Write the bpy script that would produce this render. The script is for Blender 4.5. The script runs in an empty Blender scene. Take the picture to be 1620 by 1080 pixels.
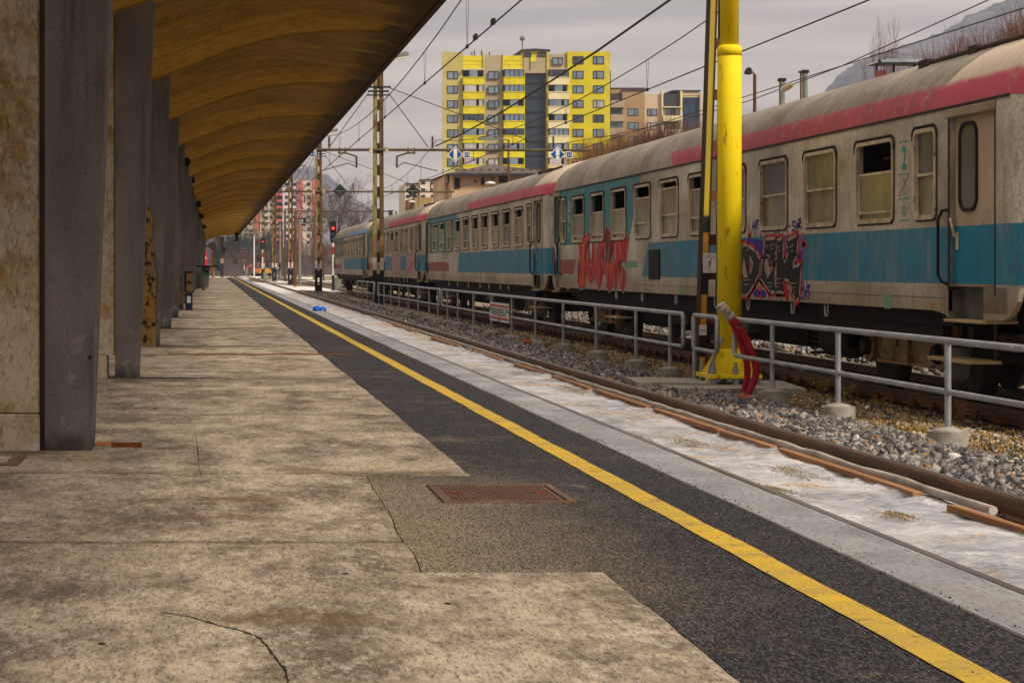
import bpy, math, random
from mathutils import Vector, noise as mnoise
import numpy as np
random.seed(7)
rng = np.random.default_rng(11)
C = bpy.context.scene.collection
SC = bpy.context.scene
F, VX, VY, E = 3033.0, 335.0, 421.0, 1.19     # focal length (photo pixels), vanishing point, eye height above the platform
RT = -0.30                                    # rail top below the platform surface
GR = -0.47                                    # ballast level

# ------------------------------------------------------------------ camera, world, sun, exposure
cam = bpy.data.cameras.new('camera'); camo = bpy.data.objects.new('camera', cam); C.objects.link(camo)
camo.location = (0, 0, E); camo.rotation_euler = (math.pi / 2, 0, 0)
cam.sensor_width = 36.0; cam.lens = 36.0 * F / 1620.0
cam.shift_x = (810 - VX) / 1620.0; cam.shift_y = -(540 - VY) / 1620.0
cam.clip_start = 0.1; cam.clip_end = 12000
SC.camera = camo
SUN_DIR = Vector((0.52, -0.60, 0.68)).normalized()
W = bpy.data.worlds.new('World'); SC.world = W; W.use_nodes = True
wn = W.node_tree; wn.nodes.clear()
def wnode(t, **k):
    n = wn.nodes.new(t)
    for a, b in k.items(): setattr(n, a, b)
    return n
wout = wnode('ShaderNodeOutputWorld')
sky = wnode('ShaderNodeTexSky', sky_type='NISHITA', sun_disc=False)
sky.sun_elevation = math.asin(SUN_DIR.z); sky.sun_rotation = math.atan2(SUN_DIR.x, SUN_DIR.y)
sky.air_density = 1.0; sky.dust_density = 3.0
bg1 = wnode('ShaderNodeBackground'); bg1.inputs[1].default_value = 0.10
wn.links.new(sky.outputs[0], bg1.inputs[0])
tc = wnode('ShaderNodeTexCoord'); sep = wnode('ShaderNodeSeparateXYZ'); wn.links.new(tc.outputs['Generated'], sep.inputs[0])
# overcast layer: CIE overcast brightness (three times brighter overhead than at the horizon), with faint streaks
grad = wnode('ShaderNodeMath', operation='MULTIPLY_ADD', use_clamp=False); grad.inputs[1].default_value = 1.6; grad.inputs[2].default_value = 1.0
mx = wnode('ShaderNodeMath', operation='MAXIMUM'); mx.inputs[1].default_value = 0.0
wn.links.new(sep.outputs[2], mx.inputs[0]); wn.links.new(mx.outputs[0], grad.inputs[0])
mp = wnode('ShaderNodeMapping'); mp.inputs['Scale'].default_value = (3.0, 3.0, 42.0); wn.links.new(tc.outputs['Generated'], mp.inputs[0])
nz = wnode('ShaderNodeTexNoise'); nz.inputs['Scale'].default_value = 1.6; nz.inputs['Detail'].default_value = 5; wn.links.new(mp.outputs[0], nz.inputs['Vector'])
cr = wnode('ShaderNodeValToRGB')
cr.color_ramp.elements[0].position = 0.36; cr.color_ramp.elements[0].color = (0.285, 0.252, 0.240, 1)
cr.color_ramp.elements[1].position = 0.64; cr.color_ramp.elements[1].color = (0.47, 0.400, 0.355, 1)
wn.links.new(nz.outputs[0], cr.inputs[0])
vm = wnode('ShaderNodeVectorMath', operation='SCALE'); wn.links.new(cr.outputs[0], vm.inputs[0]); wn.links.new(grad.outputs[0], vm.inputs['Scale'])
bg2 = wnode('ShaderNodeBackground'); wn.links.new(vm.outputs[0], bg2.inputs[0]); bg2.inputs[1].default_value = 1.0
mix = wnode('ShaderNodeMixShader'); mix.inputs[0].default_value = 0.95
wn.links.new(bg1.outputs[0], mix.inputs[1]); wn.links.new(bg2.outputs[0], mix.inputs[2]); wn.links.new(mix.outputs[0], wout.inputs[0])
sl = bpy.data.lights.new('sun', 'SUN'); sl.energy = 3.0; sl.angle = math.radians(10); sl.color = (1.0, 0.93, 0.82)
so = bpy.data.objects.new('sun', sl); C.objects.link(so); so.rotation_euler = SUN_DIR.to_track_quat('Z', 'Y').to_euler(); so.location = (30, -30, 40)
vs = SC.view_settings; vs.view_transform = 'Standard'; vs.look = 'None'; vs.exposure = 0.36; vs.gamma = 1.0; vs.use_curve_mapping = False
SC.display_settings.display_device = 'sRGB'
SC.cycles.use_denoising = True; SC.cycles.denoising_prefilter = 'ACCURATE'
SC.cycles.max_bounces = 6; SC.cycles.diffuse_bounces = 3; SC.cycles.volume_bounces = 0

# ------------------------------------------------------------------ helpers
def S(r, g, b):
    return tuple(((c / 255 / 12.92) if c / 255 <= 0.04045 else ((c / 255 + 0.055) / 1.055) ** 2.4) for c in (r, g, b)) + (1.0,)
def at(px, py, Y): return Vector(((px - VX) * Y / F, Y, E + (VY - py) * Y / F))
def YX(px, X): return F * X / (px - VX)          # distance of a photo column on the plane x = X

class MB:
    def __init__(s): s.v = []; s.f = []; s.sm = []; s.mi = []; s.m = 0
    def face(s, idx, smooth=False): s.f.append(tuple(idx)); s.sm.append(smooth); s.mi.append(s.m)
    def poly(s, pts, smooth=False):
        n = len(s.v); s.v += [tuple(p) for p in pts]; s.face(range(n, n + len(pts)), smooth); return s
    def box(s, x0, x1, y0, y1, z0, z1):
        n = len(s.v)
        s.v += [(x0,y0,z0),(x1,y0,z0),(x1,y1,z0),(x0,y1,z0),(x0,y0,z1),(x1,y0,z1),(x1,y1,z1),(x0,y1,z1)]
        for q in ((3,2,1,0),(4,5,6,7),(0,1,5,4),(1,2,6,5),(2,3,7,6),(3,0,4,7)): s.face([n + i for i in q])
        return s
    def bbox(s, x0, x1, y0, y1, z0, z1, b):         # box with chamfered vertical and top edges
        lo = [(x0+b,y0),(x1-b,y0),(x1,y0+b),(x1,y1-b),(x1-b,y1),(x0+b,y1),(x0,y1-b),(x0,y0+b)]
        hi = [(min(max(x,x0+b),x1-b), min(max(y,y0+b),y1-b)) for x, y in lo]
        n = len(s.v)
        s.v += [(x,y,z0) for x,y in lo] + [(x,y,z1-b) for x,y in lo] + [(x,y,z1) for x,y in hi]
        for i in range(8):
            j = (i+1) % 8
            s.face((n+i,n+j,n+8+j,n+8+i)); s.face((n+8+i,n+8+j,n+16+j,n+16+i))
        s.face(range(n+16,n+24)); s.face(range(n+7,n-1,-1)); return s
    def tube(s, pts, r, n=8, cap=True):
        pts = [Vector(p) for p in pts]; k = len(pts)
        rs = r if isinstance(r, (list, tuple)) else [r] * k
        t0 = (pts[1] - pts[0]).normalized(); u = t0.orthogonal().normalized(); base = len(s.v)
        for i, p in enumerate(pts):
            t = (pts[min(i+1,k-1)] - pts[max(i-1,0)]).normalized()
            u = (u - t * u.dot(t)); u = u.normalized() if u.length > 1e-6 else t.orthogonal().normalized()
            w = t.cross(u)
            for j in range(n):
                a = 2 * math.pi * j / n
                s.v.append(tuple(p + (u * math.cos(a) + w * math.sin(a)) * rs[i]))
        for i in range(k - 1):
            for j in range(n):
                a = base + i*n; j2 = (j+1) % n
                s.face((a+j, a+j2, a+n+j2, a+n+j), True)
        if cap:
            for o in (base, base + (k-1)*n):
                m = len(s.v); s.v += [s.v[o+j] for j in range(n)]; s.face(range(m, m+n))
        return s
    def cyl(s, p0, p1, r, n=16): return s.tube([p0, p1], r, n)
    def lathe(s, prof, c=(0,0,0), n=20, smooth=True):     # prof: (radius, z)
        base = len(s.v)
        for r, z in prof:
            for j in range(n):
                a = 2*math.pi*j/n; s.v.append((c[0]+r*math.cos(a), c[1]+r*math.sin(a), c[2]+z))
        for i in range(len(prof)-1):
            for j in range(n):
                j2 = (j+1) % n; s.face((base+i*n+j, base+i*n+j2, base+(i+1)*n+j2, base+(i+1)*n+j), smooth)
        s.face(range(base+(len(prof)-1)*n, base+len(prof)*n)); s.face(range(base+n-1, base-1, -1)); return s
    def prism(s, poly, ax, a, b):
        def P(p, t): return (t,p[0],p[1]) if ax == 'x' else (p[0],t,p[1]) if ax == 'y' else (p[0],p[1],t)
        n = len(s.v); k = len(poly)
        s.v += [P(p,a) for p in poly] + [P(p,b) for p in poly]
        s.face(range(n+k-1, n-1, -1)); s.face(range(n+k, n+2*k))
        for i in range(k):
            j = (i+1) % k; s.face((n+i, n+j, n+k+j, n+k+i))
        return s
    def ring(s, out, inn, ax, a, b):                    # frame between two outlines of equal length
        def P(p, t): return (t,p[0],p[1]) if ax == 'x' else (p[0],t,p[1])
        n = len(s.v); k = len(out)
        s.v += [P(p,a) for p in out] + [P(p,a) for p in inn] + [P(p,b) for p in out] + [P(p,b) for p in inn]
        for i in range(k):
            j = (i+1) % k
            s.face((n+i,n+j,n+k+j,n+k+i)); s.face((n+2*k+i,n+2*k+j,n+3*k+j,n+3*k+i))
            s.face((n+i,n+j,n+2*k+j,n+2*k+i)); s.face((n+k+i,n+k+j,n+3*k+j,n+3*k+i))
        return s
    def mesh(s, name):
        me = bpy.data.meshes.new(name); me.from_pydata(s.v, [], s.f)
        me.polygons.foreach_set('use_smooth', s.sm); me.polygons.foreach_set('material_index', s.mi); me.update(); return me

def rrect(x0, x1, z0, z1, r, n=4):
    o = []
    for cx, cz, a0 in ((x1-r,z1-r,0),(x0+r,z1-r,90),(x0+r,z0+r,180),(x1-r,z0+r,270)):
        for i in range(n+1):
            a = math.radians(a0 + 90*i/n); o.append((cx+r*math.cos(a), cz+r*math.sin(a)))
    return o
CACHE = {}
def cached(key, fn):
    if key not in CACHE: CACHE[key] = fn().mesh(key)
    return CACHE[key]
def part(name, m, mat, parent=None, loc=None, rot=None, label=None):
    me = m.mesh(name) if isinstance(m, MB) else m
    mats = mat if isinstance(mat, (list, tuple)) else [mat]
    if len(me.materials) == 0:
        for x in mats: me.materials.append(x)
    o = bpy.data.objects.new(name, me); C.objects.link(o)
    if parent is not None: o.parent = parent
    if loc is not None: o.location = loc
    if rot is not None: o.rotation_euler = rot
    for i, x in enumerate(mats):
        if me.materials[i] != x: o.material_slots[i].link = 'OBJECT'; o.material_slots[i].material = x
    if label: o['label'] = label
    return o
def tag(o, label, cat, group=None):
    o['label'] = label; o['category'] = cat
    if group: o['group'] = group
    return o
def thing(name, label, cat, loc=(0,0,0), group=None, rot=None):
    o = bpy.data.objects.new(name, None); C.objects.link(o); o.location = loc; o.empty_display_size = 0.2
    if rot: o.rotation_euler = rot
    return tag(o, label, cat, group)
def struct(name, m, mat): 
    o = part(name, m, mat); o['kind'] = 'structure'; return o
def textmb(txt, size, bold=0.0):
    cu = bpy.data.curves.new('t', 'FONT'); cu.body = txt; cu.size = size; cu.align_x = 'CENTER'; cu.align_y = 'CENTER'; cu.resolution_u = 3; cu.offset = bold
    to = bpy.data.objects.new('t', cu); C.objects.link(to); dg = bpy.context.evaluated_depsgraph_get(); dg.update()
    me = bpy.data.meshes.new_from_object(to.evaluated_get(dg)); bpy.data.objects.remove(to); bpy.data.curves.remove(cu)
    mb = MB(); mb.v = [tuple(v.co) for v in me.vertices]; mb.f = [tuple(p.vertices) for p in me.polygons]; mb.sm = [False]*len(mb.f); mb.mi = [0]*len(mb.f)
    bpy.data.meshes.remove(me); return mb
def xform(mb, fn): mb.v = [tuple(fn(*p)) for p in mb.v]; return mb
ORD = ['first','second','third','fourth','fifth','sixth','seventh','eighth','ninth','tenth','eleventh','twelfth','thirteenth','fourteenth','fifteenth','sixteenth','seventeenth','eighteenth','nineteenth','twentieth','twenty-first','twenty-second','twenty-third','twenty-fourth','twenty-fifth','twenty-sixth']

# ------------------------------------------------------------------ materials
class G:
    """small node-building helper"""
    def __init__(s, name, rough=0.8, metal=0.0, spec=0.3):
        s.m = bpy.data.materials.new(name); s.m.use_nodes = True; s.t = s.m.node_tree
        s.b = s.t.nodes['Principled BSDF']; s.b.inputs['Roughness'].default_value = rough; s.b.inputs['Metallic'].default_value = metal
        s.b.inputs['Specular IOR Level'].default_value = spec
        tcn = s.t.nodes.new('ShaderNodeTexCoord'); s.obj = tcn.outputs['Object']
        oi = s.t.nodes.new('ShaderNodeObjectInfo'); s.rand = oi.outputs['Random']
        sp = s.t.nodes.new('ShaderNodeSeparateXYZ'); s.t.links.new(s.obj, sp.inputs[0]); s.x, s.y, s.z = sp.outputs
        sh = s.t.nodes.new('ShaderNodeVectorMath'); sh.operation = 'ADD'; cmb = s.t.nodes.new('ShaderNodeCombineXYZ')
        r1 = s.math('MULTIPLY', s.rand, 37.0); r2 = s.math('MULTIPLY', s.rand, 91.0)
        s.t.links.new(r1, cmb.inputs[0]); s.t.links.new(r2, cmb.inputs[1]); s.t.links.new(r1, cmb.inputs[2])
        s.t.links.new(s.obj, sh.inputs[0]); s.t.links.new(cmb.outputs[0], sh.inputs[1]); s.vec = sh.outputs[0]
    def put(s, sock, v):
        if isinstance(v, (int, float)): sock.default_value = v
        elif isinstance(v, tuple): sock.default_value = v
        else: s.t.links.new(v, sock)
    def math(s, op, a, b=0.0, c=0.0, clamp=False):
        n = s.t.nodes.new('ShaderNodeMath'); n.operation = op; n.use_clamp = clamp
        for i, v in enumerate((a, b, c)): s.put(n.inputs[i], v)
        return n.outputs[0]
    def sub(s, a, b): return s.math('SUBTRACT', a, b)
    def mul(s, a, b): return s.math('MULTIPLY', a, b)
    def add(s, a, b): return s.math('ADD', a, b)
    def step(s, a, edge, w=0.01):                      # 0 below edge, 1 above, soft width w
        n = s.t.nodes.new('ShaderNodeMapRange'); n.clamp = True; s.put(n.inputs[0], a)
        if isinstance(edge, (int, float)):
            n.inputs[1].default_value = edge - w; n.inputs[2].default_value = edge + w
        else:
            s.put(n.inputs[0], s.sub(a, edge)); n.inputs[1].default_value = -w; n.inputs[2].default_value = w
        return n.outputs[0]
    def band(s, a, lo, hi, w=0.01): return s.mul(s.step(a, lo, w), s.sub(1.0, s.step(a, hi, w)))
    def noise(s, scale, stretch=(1,1,1), detail=4.0, rough=0.55, vec=None, dist=0.0):
        mpn = s.t.nodes.new('ShaderNodeMapping'); mpn.inputs['Scale'].default_value = stretch; s.t.links.new(vec or s.vec, mpn.inputs[0])
        n = s.t.nodes.new('ShaderNodeTexNoise'); n.inputs['Scale'].default_value = scale; n.inputs['Detail'].default_value = detail
        n.inputs['Roughness'].default_value = rough; n.inputs['Distortion'].default_value = dist; s.t.links.new(mpn.outputs[0], n.inputs['Vector']); return n.outputs[0]
    def voro(s, scale, stretch=(1,1,1)):
        mpn = s.t.nodes.new('ShaderNodeMapping'); mpn.inputs['Scale'].default_value = stretch; s.t.links.new(s.vec, mpn.inputs[0])
        n = s.t.nodes.new('ShaderNodeTexVoronoi'); n.inputs['Scale'].default_value = scale; s.t.links.new(mpn.outputs[0], n.inputs['Vector']); return n
    def lin(s, f, a, b, lo=0.0, hi=1.0):
        n = s.t.nodes.new('ShaderNodeMapRange'); n.clamp = True; s.put(n.inputs[0], f)
        n.inputs[1].default_value = a; n.inputs[2].default_value = b; n.inputs[3].default_value = lo; n.inputs[4].default_value = hi; return n.outputs[0]
    def mix(s, fac, a, b, mode='MIX'):
        n = s.t.nodes.new('ShaderNodeMix'); n.data_type = 'RGBA'; n.blend_type = mode; s.put(n.inputs[0], fac); s.put(n.inputs[6], a); s.put(n.inputs[7], b); return n.outputs[2]
    def scalec(s, col, f):
        n = s.t.nodes.new('ShaderNodeVectorMath'); n.operation = 'SCALE'; s.put(n.inputs[0], col if not isinstance(col, tuple) else col[:3]); s.put(n.inputs['Scale'], f); return n.outputs[0]
    def bump(s, h, strength=0.3, dist=0.02):
        n = s.t.nodes.new('ShaderNodeBump'); n.inputs['Strength'].default_value = strength; n.inputs['Distance'].default_value = dist; s.t.links.new(h, n.inputs['Height'])
        s.t.links.new(n.outputs[0], s.b.inputs['Normal']); return s
    def done(s, col, rough=None):
        s.put(s.b.inputs['Base Color'], col)
        if rough is not None: s.put(s.b.inputs['Roughness'], rough)
        return s.m

def M(name, c1, c2=None, scale=3.0, stretch=(1,1,1), rough=0.8, metal=0.0, bump=0.0, bscale=60.0, c3=None, c3at=0.62, spec=0.3, bdist=0.02):
    g = G(name, rough, metal, spec); col = c1
    if c2: col = g.mix(g.lin(g.noise(scale, stretch), 0.32, 0.68), c1, c2)
    if c3: col = g.mix(g.lin(g.noise(scale*3.1, stretch, 6), c3at, c3at+0.07), col, c3)
    if bump: g.bump(g.noise(bscale, (1,1,1), 5), bump, bdist)
    return g.done(col)

def m_concrete():
    g = G('platform concrete', 0.88)
    big = g.noise(0.55, (1, 0.8, 1), 5, 0.6); a = g.noise(2.0, (1.0, 0.55, 1), 9, 0.76); b = g.noise(8.0, (1.0, 0.45, 1), 8, 0.8)
    c = g.noise(36, (1.0, 0.28, 1), 5, 0.85); d = g.noise(80, (1.0, 0.22, 1), 3, 0.85)
    col = g.mix(g.lin(a, 0.40, 0.60), S(104,91,75), S(192,176,150))
    col = g.mix(g.lin(big, 0.45, 0.68, 0, 0.4), col, S(112,94,68))
    col = g.mix(g.lin(b, 0.52, 0.66, 0, 0.5), col, S(84,73,59))
    col = g.mix(g.lin(g.noise(6.0, (1.0, 0.5, 1), 9, 0.8), 0.53, 0.67, 0, 0.75), col, S(212,198,176))
    col = g.mix(g.lin(c, 0.52, 0.63, 0, 0.6), col, S(78,66,52)); col = g.mix(g.lin(c, 0.36, 0.45, 0.45, 0), col, S(208,193,168))
    col = g.mix(g.lin(d, 0.54, 0.62, 0, 0.6), col, S(46,38,30))
    v = g.voro(5.0, (1, 0.6, 1)); pit = g.mul(g.sub(1.0, g.lin(g.add(v.outputs['Distance'], g.mul(c, 0.05)), 0.085, 0.10)), g.step(v.outputs['Color'], 0.62, 0.02)); col = g.mix(pit, col, S(30,25,18))
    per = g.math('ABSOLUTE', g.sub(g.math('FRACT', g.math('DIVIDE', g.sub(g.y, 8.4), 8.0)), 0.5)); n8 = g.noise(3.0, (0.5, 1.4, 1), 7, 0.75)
    col = g.mix(g.mul(g.sub(1.0, g.lin(g.add(per, g.mul(g.sub(n8, 0.5), 0.22)), 0.01, 0.10)), g.mul(g.step(g.y, 16.0, 2.0), 0.42)), col, S(66,52,36))  # stained bands at the column lines, the columns' shadows painted into the colour
    for jy in (3.4, 8.28, 11.05, 15.4):
        dj = g.math('ABSOLUTE', g.sub(g.y, jy)); w_ = 0.10 if jy != 11.05 else 0.2
        col = g.mix(g.mul(g.sub(1.0, g.lin(dj, 0.0, w_)), g.lin(g.noise(1.7, (0.8, 1.2, 1), 6, 0.75), 0.44, 0.62, 0.05, 0.85)), col, S(72,54,34))
    col = g.scalec(col, g.lin(g.rand, 0, 1, 0.90, 1.08))
    v2 = g.voro(1.3, (0.5, 1.2, 1)); col = g.mix(g.mul(g.sub(1.0, g.lin(g.add(v2.outputs['Distance'], g.mul(a, 0.35)), 0.28, 0.40)), 0.55), col, S(98,72,40))
    g.bump(g.add(g.mul(b, 0.7), g.add(c, g.mul(d, 0.6))), 0.55, 0.010); return g.done(col)
def m_asphalt():
    g = G('asphalt', 0.92)
    sp = g.noise(120, (1.0,0.25,1), 3, 0.9); d = g.noise(1.3, (0.8, 0.9, 1), 9, 0.76); d2 = g.noise(5.0, (0.8, 0.7, 1), 8, 0.78)
    px = g.sub(1.0, g.lin(g.add(g.x, g.mul(g.sub(d, 0.5), 1.6)), 0.95, 2.0)); pat = g.mul(px, g.band(g.add(g.y, g.mul(g.sub(d2, 0.5), 1.4)), 6.6, 11.0, 0.6))
    dust = g.math('ADD', g.lin(d, 0.54, 0.72, 0, 0.45), g.mul(pat, 0.8), 0, True)
    dust = g.math('ADD', dust, g.lin(d2, 0.57, 0.70, 0, 0.4), 0, True)
    dust = g.mul(dust, g.sub(1.0, g.lin(g.x, 2.05, 2.4, 0, 0.72)))
    base = g.mix(g.lin(sp, 0.48, 0.64), S(6,5,8), S(92,87,88)); dusty = g.mix(g.lin(sp, 0.40, 0.58), S(56,47,37), S(164,147,118))
    g.bump(sp, 0.7, 0.008); return g.done(g.mix(dust, base, dusty))
def m_kerb():
    g = G('pale edge concrete', 0.85); a = g.noise(2.5, (1,0.5,1), 6, 0.6); c = g.noise(55, (1,0.25,1), 4, 0.85)
    col = g.mix(g.lin(a, 0.3, 0.7), S(118,118,119), S(164,164,163)); col = g.mix(g.lin(c, 0.51, 0.60, 0, 0.55), col, S(80,76,70))
    v = g.voro(4.0); col = g.mix(g.sub(1.0, g.lin(v.outputs['Distance'], 0.04, 0.06)), col, S(40,36,34))
    col = g.mix(g.lin(g.noise(1.3), 0.55, 0.75, 0, 0.35), col, S(150,128,96))
    g.bump(c, 0.2, 0.004); return g.done(col)
def m_line():
    g = G('yellow line paint', 0.75); a = g.noise(3.0, (0.5,1.5,1), 6, 0.65); c = g.noise(60, (1,0.25,1), 4, 0.85)
    col = g.mix(g.lin(a, 0.35, 0.7), S(208,170,32), S(170,142,70)); col = g.mix(g.lin(c, 0.52, 0.62, 0, 0.5), col, S(126,102,52))
    col = g.mix(g.lin(g.noise(9, (0.5,1.5,1), 7, 0.75), 0.58, 0.66, 0, 0.8), col, S(66,56,42)); g.bump(c, 0.3, 0.004); return g.done(col)
def m_soffit():
    g = G('ochre soffit', 0.85)
    a = g.noise(1.1, (0.6, 1.2, 1), 8, 0.7); b = g.noise(4, (0.22, 1.3, 1), 8, 0.75); n = g.noise(2.6, (0.35, 1.2, 1), 6, 0.7)
    col = g.mix(g.lin(a, 0.36, 0.64), S(124,92,28), S(178,138,52)); col = g.mix(g.lin(b, 0.53, 0.68, 0, 0.6), col, S(80,52,16))
    # vault shading painted along the joints: dark past each one, paler before the next
    yy = g.add(g.y, g.mul(g.sub(n, 0.5), 0.9)); vault_shade = g.mul(g.sub(1.0, g.lin(yy, 0.1, 2.6)), 0.75); col = g.mix(vault_shade, col, S(58,38,12))
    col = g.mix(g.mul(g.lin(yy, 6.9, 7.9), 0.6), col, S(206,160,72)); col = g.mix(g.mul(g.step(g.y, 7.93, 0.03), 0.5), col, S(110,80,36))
    col = g.mix(g.lin(g.noise(14, (0.25, 1.0, 1), 7, 0.85), 0.50, 0.62, 0, 0.5), col, S(74,50,14)); col = g.mix(g.lin(g.noise(22, (0.3, 0.8, 1), 5, 0.85), 0.52, 0.62, 0, 0.45), col, S(206,166,78))
    brd = g.math('PINGPONG', g.add(g.y, g.mul(g.noise(0.7), 0.1)), 0.20); col = g.mix(g.mul(g.sub(1.0, g.lin(brd, 0.0, 0.022)), 0.5), col, S(58,38,12))
    sp = g.noise(5, (0.5, 1.0, 1), 9, 0.8); col = g.mix(g.lin(sp, 0.60, 0.67, 0, 0.9), col, S(26,16,6))
    edge = g.lin(g.add(g.x, g.mul(g.sub(g.noise(2.2, (0.25, 1.4, 1), 8, 0.78), 0.5), 1.7)), 2.35, 2.85); col = g.mix(g.mul(edge, 0.85), col, S(48,33,14))
    g.bump(g.add(a, g.mul(sp, 0.6)), 0.5, 0.05); return g.done(col)
def m_pier():
    g = G('rough cast concrete', 0.9); a = g.noise(3.5, (1,1,0.8), 5, 0.6); b = g.noise(16, (1.6,1.6,0.8), 5, 0.6, dist=1.2)
    col = g.mix(g.lin(a, 0.46, 0.68), S(200,186,162), S(160,128,68)); col = g.mix(g.lin(b, 0.52, 0.66, 0, 0.55), col, S(104,84,52)); col = g.mix(g.lin(g.noise(60), 0.6, 0.75, 0, 0.35), col, S(80,66,48))
    low = g.sub(1.0, g.lin(g.z, 0.5, 1.6)); h = g.mul(b, g.sub(1.0, g.mul(low, 0.8))); g.bump(h, 1.0, 0.09); return g.done(col)
def m_shaft():
    g = G('grey column concrete', 0.7); a = g.noise(2.2, (1,1,0.35), 5); c = g.noise(45, (1,1,0.5), 4, 0.7)
    col = g.mix(g.lin(a, 0.3, 0.7), S(90,87,89), S(122,117,114)); col = g.mix(g.lin(c, 0.56, 0.72, 0, 0.35), col, S(74,68,70))
    col = g.mix(g.mul(g.sub(1.0, g.lin(g.z, 0.3, 1.3)), g.lin(g.noise(9, (1,1,0.7), 4), 0.60, 0.66)), col, S(140,134,134))
    st = g.noise(5, (1.6,1,0.12), 6, 0.7); col = g.mix(g.lin(st, 0.52, 0.66, 0, 0.5), col, S(52,48,50)); col = g.mix(g.lin(g.noise(60, (1,1,0.7), 4, 0.85), 0.51, 0.60, 0, 0.4), col, S(46,42,44))
    foot = g.sub(1.0, g.lin(g.add(g.z, g.mul(g.sub(g.noise(8), 0.5), 0.25)), 0.02, 0.16)); col = g.mix(g.mul(foot, 0.8), col, S(40,32,24))
    v = g.voro(3.0, (1,1,0.8)); col = g.mix(g.mul(g.sub(1.0, g.lin(v.outputs['Distance'], 0.055, 0.075)), g.sub(1.0, g.lin(g.z, 0.9, 1.2))), col, S(24,20,20))
    g.bump(c, 0.15, 0.01); return g.done(col)
def m_fabric():
    g = G('geotextile', 0.95); a = g.noise(1.6, (0.9,0.9,1), 9, 0.75); b = g.noise(2.6, (0.7,1.4,1), 8, 0.75)
    col = g.mix(g.lin(a, 0.38, 0.60), S(128,128,131), S(192,191,192)); col = g.mix(g.lin(g.noise(2.2, (1.1,0.8,1), 9, 0.8), 0.55, 0.64), col, S(228,226,222)); col = g.mix(g.lin(g.noise(12, (1,0.6,1), 8, 0.8), 0.55, 0.66, 0, 0.6), col, S(112,106,102)); far = g.lin(g.y, 14, 45)
    st = g.math('ADD', g.lin(b, 0.52, 0.60), g.mul(far, g.lin(b, 0.45, 0.60)), 0, True)
    st = g.mul(st, g.lin(g.noise(0.8, (1,0.7,1), 3), 0.44, 0.54))
    sand = g.mix(g.lin(g.noise(30, (0.5,1.5,1), 4, 0.7), 0.4, 0.65), S(112,76,38), S(226,206,172)); col = g.mix(st, col, sand)
    g.bump(g.noise(7, (0.8,1.3,1), 7, 0.65), 0.6, 0.05); return g.done(col)
def m_stone():
    g = G('ballast stone', 0.85); geo = g.t.nodes.new('ShaderNodeNewGeometry'); r = geo.outputs['Random Per Island']
    col = g.mix(g.math('POWER', r, 1.5), S(58,55,57), S(168,161,152)); col = g.mix(g.step(r, 0.93, 0.01), col, S(158,122,84)); col = g.mix(g.step(r, 0.985, 0.003), col, S(214,206,188))
    col = g.mix(g.lin(g.noise(30), 0.55, 0.75, 0, 0.5), col, S(96,84,72)); g.bump(g.noise(80, (1,1,1), 4), 0.3, 0.01); return g.done(col)
def m_gravel():
    g = G('sandy gravel', 0.9); geo = g.t.nodes.new('ShaderNodeNewGeometry'); r = geo.outputs['Random Per Island']
    col = g.mix(r, S(96,78,48), S(176,150,106)); col = g.mix(g.step(r, 0.9, 0.02), col, S(200,186,160)); col = g.mix(g.mul(g.step(r, 0.1, 0.02), g.lin(g.noise(1.2), 0.5, 0.62)), col, S(118,94,44)); return g.done(col)
def m_ground():
    g = G('ground', 0.95); a = g.noise(0.5, (1,1,1), 6, 0.65); b = g.noise(14, (1,1,1), 5, 0.7)
    col = g.mix(g.lin(a, 0.35, 0.65), S(112,98,76), S(150,134,108)); col = g.mix(g.lin(b, 0.5, 0.7, 0, 0.6), col, S(80,68,50))
    gr = g.mul(g.step(g.x, 9.5, 1.0), g.lin(g.y, 150, 170)); col = g.mix(g.mul(gr, g.lin(g.noise(0.12, (1,0.4,1), 4), 0.45, 0.55)), col, S(104,100,40))
    sn = g.mul(g.lin(g.y, 190, 215), g.lin(g.noise(0.16, (1,0.25,1), 4), 0.57, 0.61)); col = g.mix(sn, col, S(232,228,222))
    g.bump(b, 0.5, 0.03); return g.done(col)
def m_rail(name, web):
    g = G(name, 0.55, 0.0, 0.5); a = g.noise(5, (1,0.2,1), 5); col = g.mix(g.lin(a, 0.3, 0.7), web, S(58,36,20))
    col = g.mix(g.lin(g.noise(40, (1,0.4,1), 5, 0.7), 0.55, 0.7, 0, 0.6), col, S(118,82,44)); g.bump(g.noise(60), 0.2, 0.01); return g.done(col)
def m_mast(name, c_lo, c_hi):
    g = G(name, 0.65); a = g.noise(4, (1,1,0.5), 6, 0.65); col = g.mix(g.lin(g.noise(1.3,(1,1,0.4)), 0.4, 0.6), c_lo, c_hi)
    col = g.mix(g.lin(g.noise(22, (1,1,0.6), 6, 0.7), 0.66, 0.72), col, S(62,34,16))
    zb = g.z; band = g.math('LESS_THAN', g.math('FRACT', g.mul(zb, 1.18)), 0.5); lowz = g.sub(1.0, g.step(zb, 2.35, 0.02))
    stripe = g.mix(band, S(38,30,26), S(206,148,52)); stripe = g.mix(g.lin(g.noise(9, (1,1,1), 6, 0.7), 0.56, 0.66, 0, 0.8), stripe, S(88,54,26))
    return g.done(g.mix(lowz, col, stripe))
def m_stripepost(name, c):
    g = G(name, 0.7); col = g.mix(g.lin(g.noise(6,(1,1,0.4),5), 0.4, 0.6), c, S(96,66,26)); z = g.z
    col = g.mix(g.sub(1.0, g.step(z, 2.9, 0.02)), col, S(116,84,44)); col = g.mix(g.sub(1.0, g.step(z, 2.0, 0.02)), col, S(196,180,160))
    col = g.mix(g.sub(1.0, g.step(z, 1.5, 0.02)), col, S(26,20,20)); return g.done(col)
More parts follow.
